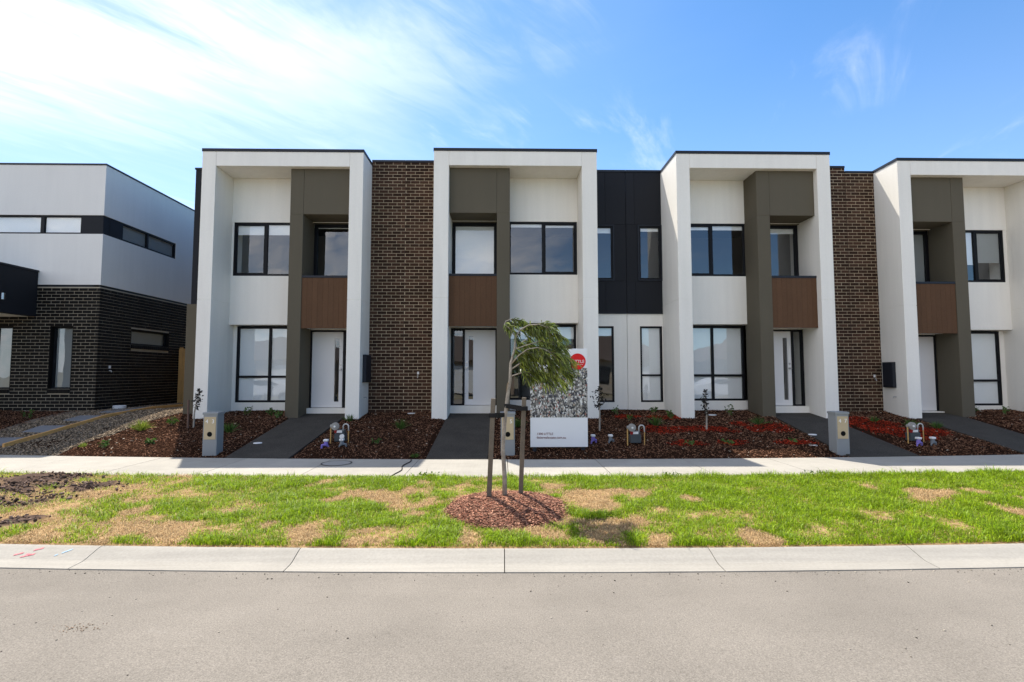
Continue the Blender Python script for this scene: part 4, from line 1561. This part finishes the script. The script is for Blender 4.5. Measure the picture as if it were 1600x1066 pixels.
# ------------------------------------------------------------------ letterboxes
def letterbox(x0, y0, w, d, h, num, label):
    z0 = gz(x0 + w / 2, y0) - 0.02
    r = thing('letterbox', (x0 + w / 2, y0 + d / 2, z0), label, 'letterbox', 'grey pillar letterboxes')
    MB().box(x0, x0 + w, y0, y0 + d, z0 - 0.1, z0 + h - 0.045).build('pillar', M_LBOX, r, bevel=0.004)
    MB().box(x0 - 0.012, x0 + w + 0.012, y0 - 0.012, y0 + d + 0.012, z0 + h - 0.044, z0 + h).build('lid', M_LBOX, r, bevel=0.004)
    pl = MB().box(x0 + 0.022, x0 + w - 0.022, y0 - 0.008, y0 - 0.001, z0 + 0.32, z0 + h - 0.085).build('face_plate', M_PLATE, r, bevel=0.002)
    ring = MB()
    ring.disc_y(x0 + w / 2, y0 - 0.0105, y0 - 0.009, z0 + 0.42, 0.048, 24)
    ring.build('paper_hole', mat('hole_black', (0.002, 0.002, 0.002), 1.0, 0), pl)
    for k, ch in enumerate(num):
        text('number', ch, 0.105, (x0 + w * (0.28 + 0.44 * k), y0 - 0.0115, z0 + 0.63), M_NUM, pl, 'CENTER')
    return r


letterbox(-5.745, 10.10, 0.268, 0.24, 0.835, '43', 'grey letterbox numbered 43 beside the leftmost path')
letterbox(-0.03, 9.90, 0.268, 0.24, 0.835, '45', 'grey letterbox partly hidden behind the staked street tree')
letterbox(6.47, 9.97, 0.25, 0.25, 0.835, '47', 'grey letterbox numbered 47 with red mulch behind')

# ------------------------------------------------------------------ real estate board
SX0, SX1, SY, SZ0, SZ1 = 0.545, 1.665, 10.12, 0.160, 2.075
sg = thing('real_estate_board', ((SX0 + SX1) / 2, SY + 0.05, gz(1.1, SY)), 'tall white real estate board with a red circle and a photo mosaic', 'sign')
MB().box(SX0, SX1, SY, SY + 0.03, SZ0, SZ1).build('panel', M_BOARD, sg, bevel=0.003)
for x in (SX0 + 0.05, SX1 - 0.12):
    MB().box(x, x + 0.07, SY + 0.032, SY + 0.102, gz(x, SY) - 0.3, SZ1 - 0.1).build('post', M_CAP, sg)
for z in (SZ0 + 0.1, SZ1 - 0.25):
    MB().box(SX0 + 0.121, SX1 - 0.121, SY + 0.032, SY + 0.07, z, z + 0.07).build('rail', M_CAP, sg)
H_ = SZ1 - SZ0
zA, zB = SZ1 - H_ * (653 - 547) / 151, SZ1 - H_ * (577 - 547) / 151
MB().box(SX0, SX1, SY - 0.004, SY - 0.001, zA, zB).build('mosaic_print', M_MOSAIC, sg)
ccx, ccz, cr = SX0 + (902 - 828) / 89 * (SX1 - SX0), SZ1 - H_ * (567 - 547) / 151, 0.158
lg = MB()
lg.disc_y(ccx, SY - 0.0065, SY - 0.0045, ccz, cr, 40)
lg = lg.build('logo_disc', M_RED, sg)
text('logo_text', 'LITTLE', 0.085, (ccx + 0.008, SY - 0.009, ccz - 0.028), M_BOARD, lg, 'CENTER')
text('logo_subtitle', 'REAL ESTATE', 0.022, (ccx + 0.04, SY - 0.009, ccz - 0.068), M_BOARD, lg, 'CENTER')
text('print_text', '1300 LITTLE', 0.061, (SX0 + 0.125, SY - 0.004, SZ0 + 0.235), M_TXT, sg)['kind'] = 'stuff'
text('print_text', 'littlerealestate.com.au', 0.064, (SX0 + 0.125, SY - 0.004, SZ0 + 0.163), M_TXT, sg)['kind'] = 'stuff'


# ------------------------------------------------------------------ gas meters and water taps
def gas_meter(x, y, label):
    z = gz(x, y) + 0.01
    r = thing('gas_meter', (x, y, z), label, 'gas meter', 'gas meters in the front gardens')
    MB().box(x - 0.10, x + 0.12, y - 0.075, y + 0.075, z + 0.03, z + 0.20).box(x - 0.085, x + 0.105, y - 0.06, y + 0.06, z + 0.201, z + 0.27).build('body', M_METER, r, bevel=0.012, seg=2)
    mb = MB()
    mb.disc_y(x - 0.075, y - 0.12, y - 0.07, z + 0.345, 0.078, 24)
    mb.disc_y(x - 0.075, y - 0.135, y - 0.121, z + 0.345, 0.05, 20)
    mb.tube([(x - 0.075, y - 0.09, z + 0.345), (x - 0.175, y - 0.09, z + 0.35)], 0.034, 12)
    mb.build('regulator', M_REG, r)
    MB().disc_y(x - 0.075, y - 0.150, y - 0.136, z + 0.345, 0.02, 14).build('cap', M_WPLAST, r)
    mb = MB()
    mb.tube([(x - 0.075, y - 0.07, z + 0.275), (x - 0.065, y - 0.05, z + 0.215)], 0.035, 12)
    mb.build('collar', M_REDCOL, r)
    MB().tube([(x - 0.165, y - 0.09, z + 0.33), (x - 0.165, y - 0.09, z - 0.06)], 0.013, 8).build('supply_pipe', M_YEL, r)
    pts = [(x + 0.075, y - 0.05, z + 0.25)]
    for i in range(9):
        t = math.pi * (1 - i / 8) * 1.05 - 0.1
        pts.append((x + 0.130 + 0.055 * math.cos(t), y - 0.06, z + 0.335 + 0.055 * math.sin(t)))
    pts.append((x + 0.188, y - 0.06, z + 0.25))
    MB().tube(pts, 0.0125, 8).build('outlet_hook', mat('hook_paint', (0.5, 0.5, 0.49), 0.6, 0.05), r, smooth=True)
    MB().tube([(x + 0.188, y - 0.06, z + 0.255), (x + 0.188, y - 0.06, z - 0.05)], 0.010, 8).build('outlet_pipe', M_YEL, r)
    MB().box(x - 0.05, x + 0.06, y - 0.083, y - 0.077, z + 0.212, z + 0.262).build('meter_label', M_WPLAST, r)


gas_meter(-3.34, 10.80, 'gas meter with grey disc regulator beside the leftmost path')
gas_meter(2.70, 10.60, 'gas meter with grey disc regulator, right of the real estate board')
gas_meter(8.62, 10.80, 'gas meter with grey disc regulator nearest the right picture edge')


def water_tap(x, y, m, label, group, ang=0.0, ball=False):
    z = gz(x, y)
    r = thing('water_meter_tap', (x, y, z), label, 'water tap', group)
    ca, sa = math.cos(ang), math.sin(ang)
    mb = MB()
    mb.tube([(x - 0.05 * ca, y - 0.05 * sa, z - 0.05), (x - 0.045 * ca, y - 0.045 * sa, z + 0.045), (x, y, z + 0.085), (x + 0.075 * ca, y + 0.075 * sa, z + 0.075), (x + 0.085 * ca, y + 0.085 * sa, z - 0.03)],
            [0.014, 0.016, 0.034, 0.024, 0.02], 10)
    mb.disc_z(x, y, z + 0.075, z + 0.145, 0.042, 14, 0.036)
    mb.build('body', m, r, smooth=False)
    c = MB()
    c.box(x - 0.045, x + 0.045, y - 0.045, y + 0.045, z + 0.146, z + 0.19)
    c.build('cap', M_WPLAST, r, bevel=0.01)
    if ball:
        c = MB()
        c.disc_y(x + .01, y - 0.05, y - 0.01, z + 0.235, 0.045, 18)
        c.build('handle_disc', M_WPLAST, r)


gp, gg = 'purple recycled water taps', 'grey water taps'
water_tap(-3.50, 10.42, M_PURPLE, 'purple water tap by the gas meter near the leftmost path', gp, 3.5)
water_tap(-3.20, 10.46, M_TAPGREY, 'grey water tap by the gas meter near the leftmost path', gg, 0.2, True)
water_tap(1.86, 10.66, M_PURPLE, 'purple water tap close to the right edge of the real estate board', gp, 0.6)
water_tap(2.22, 10.66, M_TAPGREY, 'grey water tap between the real estate board and the middle gas meter', gg, 0.6)
water_tap(8.52, 10.52, M_PURPLE, 'purple water tap in front of the rightmost gas meter', gp, 0.3)
water_tap(8.84, 10.55, M_TAPGREY, 'grey water tap right of the rightmost gas meter', gg, 0.3)

# covers and small lids
mb = MB()
mb.disc_z(-2.93, 9.30, -0.02, 0.006, 0.24, 40)
o = mb.build('access_cover', M_COVER)
tag(o, 'round access cover in the concrete footpath', 'manhole cover')
k = 40
rg = MB()
for i in range(k):
    t0, t1 = 2 * math.pi * i / k, 2 * math.pi * (i + 1) / k
    n = len(rg.v)
    for (t, rr) in ((t0, .241), (t1, .241), (t1, .268), (t0, .268)):
        rg.v.append((-2.93 + rr * math.cos(t), 9.30 + rr * math.sin(t), 0.0075))
    rg.f.append((n, n + 3, n + 2, n + 1)[::-1])
rg.build('rim', M_IRON, o)
mb = MB()
mb.tube([(-1.68 + 0.03 * math.sin(i * 1.1), YF1 - 0.02 - i * 0.15, 0.008) for i in range(11)], 0.009, 6)
tag(mb.build('cable', M_BLACK), 'thin black cable lying across the footpath', 'cable')
for (x, y, lab, rx) in ((-5.02, 10.80, 'white round lid on the edge of the leftmost path', .085), (6.80, 11.30, 'white lid beside the path, farther from the 47 letterbox', .085),
                        (6.32, 10.50, 'white lid in the mulch, nearer the 47 letterbox', .08), (-2.35, 13.45, 'white lid at the foot of the brown brick wall', .10), (5.35, 13.2, 'grey lid in the red mulch under the window', .12)):
    mb = MB()
    z = max(gz(x, y), 0) + 0.012
    mb.disc_z(x, y, z, z + 0.016, rx, 20, rx * 0.93)
    tag(mb.build('inspection_lid', M_WPLAST), lab, 'drain lid', 'small inspection lids in the front gardens')


# ------------------------------------------------------------------ plants
def leaf_strip(P, D, L_, W_, name, m, parent, droop=0.3, up=None):
    """many bent leaves: base points, unit directions, lengths, widths; two quads each"""
    n = len(P)
    D = D / np.linalg.norm(D, axis=1)[:, None]
    ref = rng.normal(0, 1, (n, 3))
    S = np.cross(D, ref)
    S /= np.linalg.norm(S, axis=1)[:, None]
    dn = np.array([0, 0, -1.0])
    mid = P + D * (L_ * 0.5)[:, None] + dn * (L_ * droop * 0.15)[:, None]
    tip = P + D * L_[:, None] + dn * (L_ * droop)[:, None]
    V = np.stack([P - S * (W_ * .18)[:, None], P + S * (W_ * .18)[:, None], mid + S * (W_ * .5)[:, None], mid - S * (W_ * .5)[:, None],
                  tip + S * (W_ * .06)[:, None], tip - S * (W_ * .06)[:, None]], 1)
    F = (np.array([[0, 1, 2, 3], [3, 2, 4, 5]])[None] + (np.arange(n) * 6)[:, None, None]).reshape(-1, 4)
    return np_mesh(name, V.reshape(-1, 3), F, m, parent)


def tuft(x, y, h, n, m, label, group='strappy plants in the front gardens', spread=0.7):
    z = float(yz(np.array([x]), np.array([y]))[0])
    r = thing('strappy_plant', (x, y, z), label, 'plant', group)
    a = rng.uniform(0, 6.283, n)
    l = np.abs(rng.normal(0, spread, n)).clip(0, 1.6)
    D = np.stack([np.cos(a) * l, np.sin(a) * l, np.ones(n)], 1)
    P = np.stack([x + np.cos(a) * 0.03, y + np.sin(a) * 0.03, np.full(n, z)], 1)
    leaf_strip(P, D, rng.uniform(.6, 1.15, n) * h, rng.uniform(.008, .016, n), 'leaves', m, r, 0.28)


def bush(x, y, h, n, m, label, group='small leafy shrubs in the front gardens', wid=0.13):
    z = float(yz(np.array([x]), np.array([y]))[0])
    r = thing('small_shrub', (x, y, z), label, 'shrub', group)
    st = MB()
    base = []
    for i in range(5):
        a = rng.uniform(0, 6.28)
        tip = (x + wid * .7 * math.cos(a), y + wid * .7 * math.sin(a), z + h * rng.uniform(.55, .95))
        st.tube([(x, y, z - .02), ((x * .6 + tip[0] * .4), (y * .6 + tip[1] * .4), z + h * .4), tip], [.006, .004, .002], 5)
        for t in np.linspace(.3, 1, max(2, n // 5)):
            base.append((x + (tip[0] - x) * t, y + (tip[1] - y) * t, z + (tip[2] - z) * t))
    st.build('stem', M_TWIG, r)
    P = np.array(base)
    D = rng.normal(0, 1, P.shape) + np.array([0, 0, .6])
    leaf_strip(P, D, rng.uniform(.04, .085, len(P)), rng.uniform(.025, .05, len(P)), 'leaves', m, r, 0.2)


for (x, y, h, n, m, lab) in (
        (-8.12, 11.85, 0.34, 130, M_LIME, 'large lime green strappy plant in the sunlit mulch bed'),
        (-6.05, 11.65, 0.34, 90, M_PLANT, 'strappy green plant behind the 43 letterbox, right of it'),
        (-2.30, 11.85, 0.33, 80, M_PLANT, 'strappy green plant in front of the left brown brick wall'),
        (-3.66, 12.55, 0.24, 70, M_PLANT, 'strappy green plant behind the leftmost gas meter'),
        (3.58, 12.10, 0.34, 80, M_PLANT, 'strappy green plant right of the middle gas meter'),
        (6.08, 12.20, 0.28, 80, M_PLANT, 'strappy green plant at the foot of the third taupe column'),
        (8.98, 12.40, 0.2, 60, M_PLANT, 'strappy green plant in the red mulch before the right brick wall'),
        (9.55, 12.0, 0.26, 80, M_PLANT, 'strappy green plant just behind the rightmost gas meter'),
        (10.05, 11.85, 0.24, 70, M_PLANT, 'strappy green plant on the edge of the rightmost path'),
        (0.35, 12.0, 0.3, 80, M_PLANT, 'strappy green plant behind the middle letterbox'),
        (-8.52, 10.75, 0.12, 50, M_LIME, 'low lime tuft on the gravel edge near the footpath'),
        (-5.55 + 3.9, 9.86, 0.12, 60, M_PLANT, 'low weedy tuft on the footpath edge beside the black cable')):
    tuft(x, y, h, n, m, lab)
for (x, y, h, n, m, lab) in (
        (-7.72, 12.3, 0.22, 60, M_PLANT, 'small bright shrub near the timber gate end of the sunlit bed'),
        (-8.02, 10.62, 0.17, 45, M_PLANT, 'small dark shrub near the footpath in the sunlit bed'),
        (-7.22, 10.85, 0.10, 45, M_PLANT, 'flat spreading shrub in the sunlit bed beside the shadow'),
        (-6.40, 13.2, 0.30, 40, M_PLANT, 'upright shrub under the leftmost ground floor window, left one'),
        (-5.88, 13.25, 0.2, 40, M_PLANT, 'small shrub under the leftmost ground floor window, right one'),
        (2.92, 13.3, 0.24, 35, M_PLANT, 'small shrub below the narrow window left of the white bay joint'),
        (3.98, 13.55, 0.18, 40, M_PLANT, 'small shrub below the narrow window right of the white bay joint'),
        (5.72, 13.0, 0.34, 40, M_PLANT, 'upright shrub under the third house window'),
        (4.15, 12.75, 0.2, 50, M_PLANT, 'low green shrub between the red mulch patches by the portal leg'),
        (-5.75 + .25, 12.9, 0.18, 50, M_PLANT, 'low green shrub near the leftmost taupe column'),
        (12.15, 13.2, 0.26, 40, M_PLANT, 'shrub beside the rightmost taupe column'),
        (12.95, 13.2, 0.24, 40, M_PLANT, 'shrub under the rightmost ground floor window'),
        (3.05, 12.55, 0.16, 40, M_PLANT, 'low green shrub behind the middle gas meter'),
        (4.62, 10.66, 0.07, 36, M_PLANT, 'flat green groundcover in the middle of the red ring by the footpath'),
        (6.05, 10.72, 0.07, 36, M_PLANT, 'flat green groundcover in the red ring left of the 47 letterbox'),
        (3.82, 10.58, 0.07, 36, M_PLANT, 'flat green groundcover in the red ring nearest the middle gas meter'),
        (-2.6, 10.75, 0.10, 36, M_PLANT, 'low green groundcover right of the leftmost gas meter'),
        (-11.6, 12.9, 0.22, 40, M_PLANT, 'dark shrub in the shaded bed below the tall brick window')):
    bush(x, y, h, n, m, lab)


def young_tree(x, y, h, crown0, n, label, wid=0.1, lean=0.0, stem_m=None):
    z = float(yz(np.array([x]), np.array([y]))[0])
    r = thing('young_tree', (x, y, z), label, 'young tree', 'dark leaved saplings in the front gardens')
    MB().tube([(x, y, z - .05), (x + .01, y, z + h * .4), (x + lean * .6, y, z + h * .75), (x + lean, y, z + h * .97)], [.021, .017, .009, .004], 7).build('trunk', stem_m or M_BARK, r)
    t = rng.uniform(crown0, 1, n)
    sp = wid * np.sin((t - crown0) / (1 - crown0) * math.pi * .85 + .35)
    P = np.stack([x + lean * t + rng.normal(0, .6, n) * sp, y + rng.normal(0, .6, n) * sp, z + h * t], 1)
    D = rng.normal(0, 1, (n, 3)) + np.array([0, 0, .3])
    leaf_strip(P, D, rng.uniform(.04, .075, n), rng.uniform(.025, .042, n), 'crown', M_DARKLEAF, r, 0.2)


young_tree(-7.10, 12.1, 0.86, 0.5, 110, 'dark leaved sapling behind the 43 letterbox at the left portal leg', 0.07, 0.10)
young_tree(2.18, 11.65, 0.98, 0.52, 170, 'dark leaved sapling just right of the real estate board', 0.13, 0.0)
young_tree(4.64, 11.75, 0.90, 0.40, 150, 'slim dark leaved sapling before the third house window', 0.065, -0.02)
MB_ = MB().tube([(-7.20, 12.05, 0.30), (-7.21, 12.06, 0.98)], 0.022, 8)
tag(MB_.build('garden_stake', mat('red_stake', (0.14, 0.085, 0.065), 0.9, 0.2, 9)), 'short brown wooden stake beside the leftmost dark sapling', 'stake')

# weeds on the footpath edge
for (x, y, lab) in ((-1.22, 8.06, 'small weed at the grass edge left of the staked tree'), (4.95, 8.10, 'small weed at the grass edge below the 47 letterbox'), (2.6, 8.0, 'small grey green weed at the grass edge below the middle gas meter')):
    yy = y + float(cv(x))
    r = thing('weed', (x, yy, 0), lab, 'weed', 'weeds at the footpath edge')
    n = 40
    P = np.stack([x + rng.normal(0, .09, n), yy + rng.normal(0, .02, n), rng.uniform(0.0, .06, n)], 1)
    leaf_strip(P, rng.normal(0, 1, (n, 3)) + np.array([0, 0, .8]), rng.uniform(.03, .06, n), rng.uniform(.015, .03, n), 'leaves', M_PLANT, r, .2)


# ------------------------------------------------------------------ the staked street tree
TX, TY = 0.03, 6.68
def tp(px, pz, dy=0.0):
    """point of the sapling from measured bearings"""
    t = min(1.0, max(0.0, (786 - pz) / 276))
    Y = TY + dy - 0.22 * t ** 1.2                       # assumed lean towards the road, so its shadow falls nearer the kerb
    return Vector((((px - 800) / 806.6 + 0.0185) * Y, Y, 1.596 - (pz - 583) / 806.6 * Y))


tz = float(mound_z(np.float64(TX), np.float64(TY)))
tree = thing('street_tree', (TX, TY, tz), 'windswept young street tree with feathery green leaves', 'tree')
trunk = [tp(789, 786), tp(788.5, 740), tp(786, 700, .01), tp(788.5, 660, .02), tp(793, 620, .02), tp(797, 595, .02), tp(798, 568, .02), tp(804, 546, .03), tp(806, 527, .02), tp(812, 516, 0)]
MB().tube(trunk, [.034, .029, .026, .025, .023, .021, .018, .013, .009, .005], 10).build('trunk', M_BARK, tree, smooth=True)
BR = [
    [tp(798, 570, .02), tp(811, 555, -.05), tp(824, 546, -.12), tp(840, 543, -.2), tp(854, 547, -.26), tp(868, 558, -.30)],
    [tp(799, 588, .02), tp(814, 583, .08), tp(830, 580, .15), tp(850, 586, .2), tp(868, 596, .24)],
    [tp(804, 546, .03), tp(818, 533, .1), tp(836, 524, .18), tp(856, 520, .24), tp(872, 527, .27)],
    [tp(812, 516, 0), tp(826, 508, -.06), tp(842, 507, -.14), tp(858, 512, -.2)],
    [tp(806, 527, .02), tp(795, 512, .05), tp(788, 507, .08), tp(790, 502, .1), tp(800, 498, .1), tp(814, 500, .08)],
    [tp(798, 578, .02), tp(816, 566, .12), tp(838, 560, .05), tp(856, 566, .0), tp(874, 582, -.02)],
    [tp(797, 596, .02), tp(793, 600, .0), tp(791, 612, .0)],
    [tp(804, 546, .03), tp(822, 540, -.02), tp(846, 532, -.05), tp(862, 539, -.06), tp(873, 554, -.04)],
]
for b in BR:
    MB().tube(b, list(np.linspace(.0085, .003, len(b))), 6).build('branch', M_BARK if b is not BR[6] else M_TWIG, tree, smooth=True)
# leafy twigs stream to the right and hang
src = []
for bi, b in enumerate(BR):
    if bi == 6:
        continue
    for i in range(len(b) - 1):
        for t in (0.0, .33, .66):
            if bi in (0, 1, 5) and i == 0 and t < .5:
                continue
            src.append((b[i].lerp(b[i + 1], t), bi))
    src.append((b[-1], bi))
LP, LD, LL = [], [], []
tw = MB()
for (p, bi) in src:
    if bi not in (3, 4) and random.random() < 0.22:
        continue
    for rep in range(3 if bi != 4 else 1):
        ang = random.uniform(-1.15, 0.45)
        ln = random.uniform(0.11, 0.26) if bi != 4 else random.uniform(.06, .13)
        if bi == 3:
            ln *= .8
        d = Vector((math.cos(ang), random.uniform(-.5, .5), math.sin(ang))).normalized()
        pts = [p]
        cur = p.copy()
        dd = d.copy()
        for k in range(6):
            cur = cur + dd * (ln / 6)
            dd = (dd + Vector((.10, random.uniform(-.06, .06), -.17))).normalized()
            pts.append(cur.copy())
        tw.tube(pts, [.0022] * 6 + [.001], 4, cap=False)
        for k in range(1, 7):
            for q in range(4):
                u = random.random()
                base = pts[k - 1].lerp(pts[k], u)
                dirn = (pts[k] - pts[k - 1]).normalized()
                v = dirn * random.uniform(.6, 1.2) + Vector((random.gauss(.15, .42), random.gauss(0, .5), random.gauss(-.18, .48)))
                LP.append(base)
                LD.append(v)
                LL.append(random.uniform(.045, .135) * (0.85 if bi == 4 else 1))
tw.build('twigs', M_TWIG, tree)
LP, LD, LL = np.array([tuple(v) for v in LP]), np.array([tuple(v) for v in LD]), np.array(LL)
leaf_strip(LP, LD, LL, rng.uniform(.008, .018, len(LP)), 'crown', M_LEAF, tree, 0.35)


def stake(p0, p1, w, label):
    r = MB()
    h = w / 2
    a, b = Vector(p0), Vector(p1)
    r.ngon_prism([(a.x - h, a.y - h, a.z), (a.x + h, a.y - h, a.z), (a.x + h, a.y + h, a.z), (a.x - h, a.y + h, a.z)],
                 [(b.x - h * .92, b.y - h * .92, b.z), (b.x + h * .92, b.y - h * .92, b.z), (b.x + h * .92, b.y + h * .92, b.z), (b.x - h * .92, b.y + h * .92, b.z)])
    o = r.build('tree_stake', M_STAKE, bevel=0.004)
    tag(o, label, 'stake', 'stakes holding the street tree')
    return o


def sp(px, py, Y):
    return ((px - 800) / 806.6 * Y * 0.9975 + 0.0185 * Y, Y, 1.596 - (py - 583) / 806.6 * Y)


L0, L1 = sp(764, 786, 6.66), sp(771, 622.5, 6.38)  # stake tops leaned towards the road to lengthen their shadows
R0, R1 = sp(813, 780, 6.84), sp(819, 621, 6.55)
stake(L0, L1, 0.062, 'square timber stake on the left side of the street tree')
stake(R0, R1, 0.058, 'square timber stake on the right side of the street tree')


def tie(sx, sy, z, tx, tz_, ty, label, w=0.052):
    """flat rubber strap looped from a stake to the trunk"""
    mb = MB()
    y0, y1 = sy - 0.040, ty - 0.034
    dirx = 1 if tx > sx else -1
    A = [(sx - dirx * 0.045, sy - 0.036, z), (sx, y0, z), (sx + dirx * 0.04, y0, z), ((sx + tx) / 2, (y0 + y1) / 2, (z + tz_) / 2 - 0.006), (tx, y1, tz_), (tx + dirx * 0.03, ty, tz_ + .004),
         (tx, ty + 0.034, tz_), ((sx + tx) / 2, (sy + ty) / 2 + 0.03, (z + tz_) / 2), (sx, sy + 0.040, z), (sx - dirx * 0.043, sy + 0.03, z), (sx - dirx * 0.045, sy - 0.036, z)]
    t = 0.005
    n0 = len(A)
    for (x, y, zz) in A:
        mb.v += [(x, y, zz - w / 2), (x, y, zz + w / 2)]
    for i in range(n0 - 1):
        mb.f.append((2 * i, 2 * i + 2, 2 * i + 3, 2 * i + 1))
    o = mb.build('tree_tie', M_BLACK)
    md = o.modifiers.new('thick', 'SOLIDIFY')
    md.thickness = t
    tag(o, label, 'tree tie', 'black ties on the street tree')


def along(a, b, z):
    t = (z - a[2]) / (b[2] - a[2])
    return a[0] + (b[0] - a[0]) * t, a[1] + (b[1] - a[1]) * t


zl, zr = 1.596 - (648.5 - 583) / 806.6 * 6.42, 1.596 - (638 - 583) / 806.6 * 6.58
kl, kr = tp(787, 648, .02), tp(792, 634, .02)
tie(*along(L0, L1, zl), zl, kl.x, kl.z, kl.y, 'lower black strap tying the tree to its left stake')
tie(*along(R0, R1, zr), zr, kr.x, kr.z, kr.y, 'upper black strap tying the tree to its right stake')


# ------------------------------------------------------------------ across the road (seen mirrored in the windows)
def far_house(x0, x1, label, wallm):
    r = thing('bungalow', ((x0 + x1) / 2, -22, 0), label, 'house', 'single storey houses across the road')
    y1, y0 = -16.0, -30.0
    MB().box(x0, x1, y0, y1, -0.2, 2.7).build('wall', wallm, r)
    mb = MB()
    e = 0.5
    xm0, xm1, ym = x0 + 5, x1 - 5, (y0 + y1) / 2
    b = [(x0 - e, y1 + e, 2.7), (x1 + e, y1 + e, 2.7), (x1 + e, y0 - e, 2.7), (x0 - e, y0 - e, 2.7), (xm0, ym, 5.2), (xm1, ym, 5.2)]
    mb.v += b
    mb.f += [(0, 1, 5, 4), (1, 2, 5), (2, 3, 4, 5), (3, 0, 4), (3, 2, 1, 0)]
    mb.build('roof', M_TILE, r)
    for (a, bb) in ((x0 + 1, x0 + 3.2), (x1 - 8.5, x1 - 6.8)):
        w = MB().box(a, bb, y1 + 0.002, y1 + 0.06, 0.7, 2.2).build('window', M_FRAME, r)
        MB().box(a + .06, bb - .06, y1 + 0.061, y1 + 0.066, 0.76, 2.14).build('pane', M_GLASS, w)
    MB().box(x1 - 5.6, x1 - 0.8, y1 + 0.002, y1 + 0.05, -0.1, 2.2).build('garage_door', M_DOOR, r)


far_house(-27, -14, 'bungalow across the road mirrored in the leftmost windows', M_PALEWALL)
far_house(-12, 1, 'bungalow across the road mirrored in the middle windows', mat('tan_wall', (0.30, 0.22, 0.16), 0.9, .05))
far_house(3, 16, 'bungalow across the road mirrored in the right windows', M_PALEWALL)
far_house(18, 31, 'bungalow across the road at its eastern end', mat('grey_wall', (0.25, 0.25, 0.25), 0.9, .05))


def parked_car(x, y, label):
    r = thing('parked_car', (x, y, -0.16), label, 'car', 'white cars parked across the road')
    z = -0.16
    prof = [(-2.2, .35), (-2.25, .75), (-2.1, .98), (-1.5, 1.05), (-.9, 1.42), (.55, 1.45), (1.2, 1.02), (2.05, .88), (2.25, .6), (2.2, .35)]
    mb = MB()
    mb.ngon_prism([(x + a, y + .88, z + b) for a, b in prof], [(x + a, y - .88, z + b) for a, b in prof])
    mb.build('body', M_CAR, r, bevel=0.06, seg=2)
    for s_ in (-1, 1):
        yy = y + s_ * .885
        mb = MB()
        q = [(-1.35, 1.05), (-.85, 1.35), (.5, 1.37), (1.02, 1.03)]
        mb.ngon_prism([(x + a, yy - .01, z + b) for a, b in q], [(x + a, yy + .01, z + b) for a, b in q])
        mb.build('side_window', M_FRAME, r)
        for wx in (-1.35, 1.38):
            wb = MB()
            wb.disc_y(x + wx, y + s_ * .9 - .1, y + s_ * .9 + .02, z + .33, .33, 20)
            w = wb.build('wheel', M_TYRE, r)
            wb = MB()
            wb.disc_y(x + wx, y + s_ * .9 - .11, y + s_ * .9 + .03, z + .33, .21, 16)
            wb.build('rim', M_STEEL, w)


parked_car(-14.6, -4.9, 'white hatchback mirrored in the leftmost ground floor window')
parked_car(14.2, -4.9, 'white hatchback mirrored in the third ground floor window')
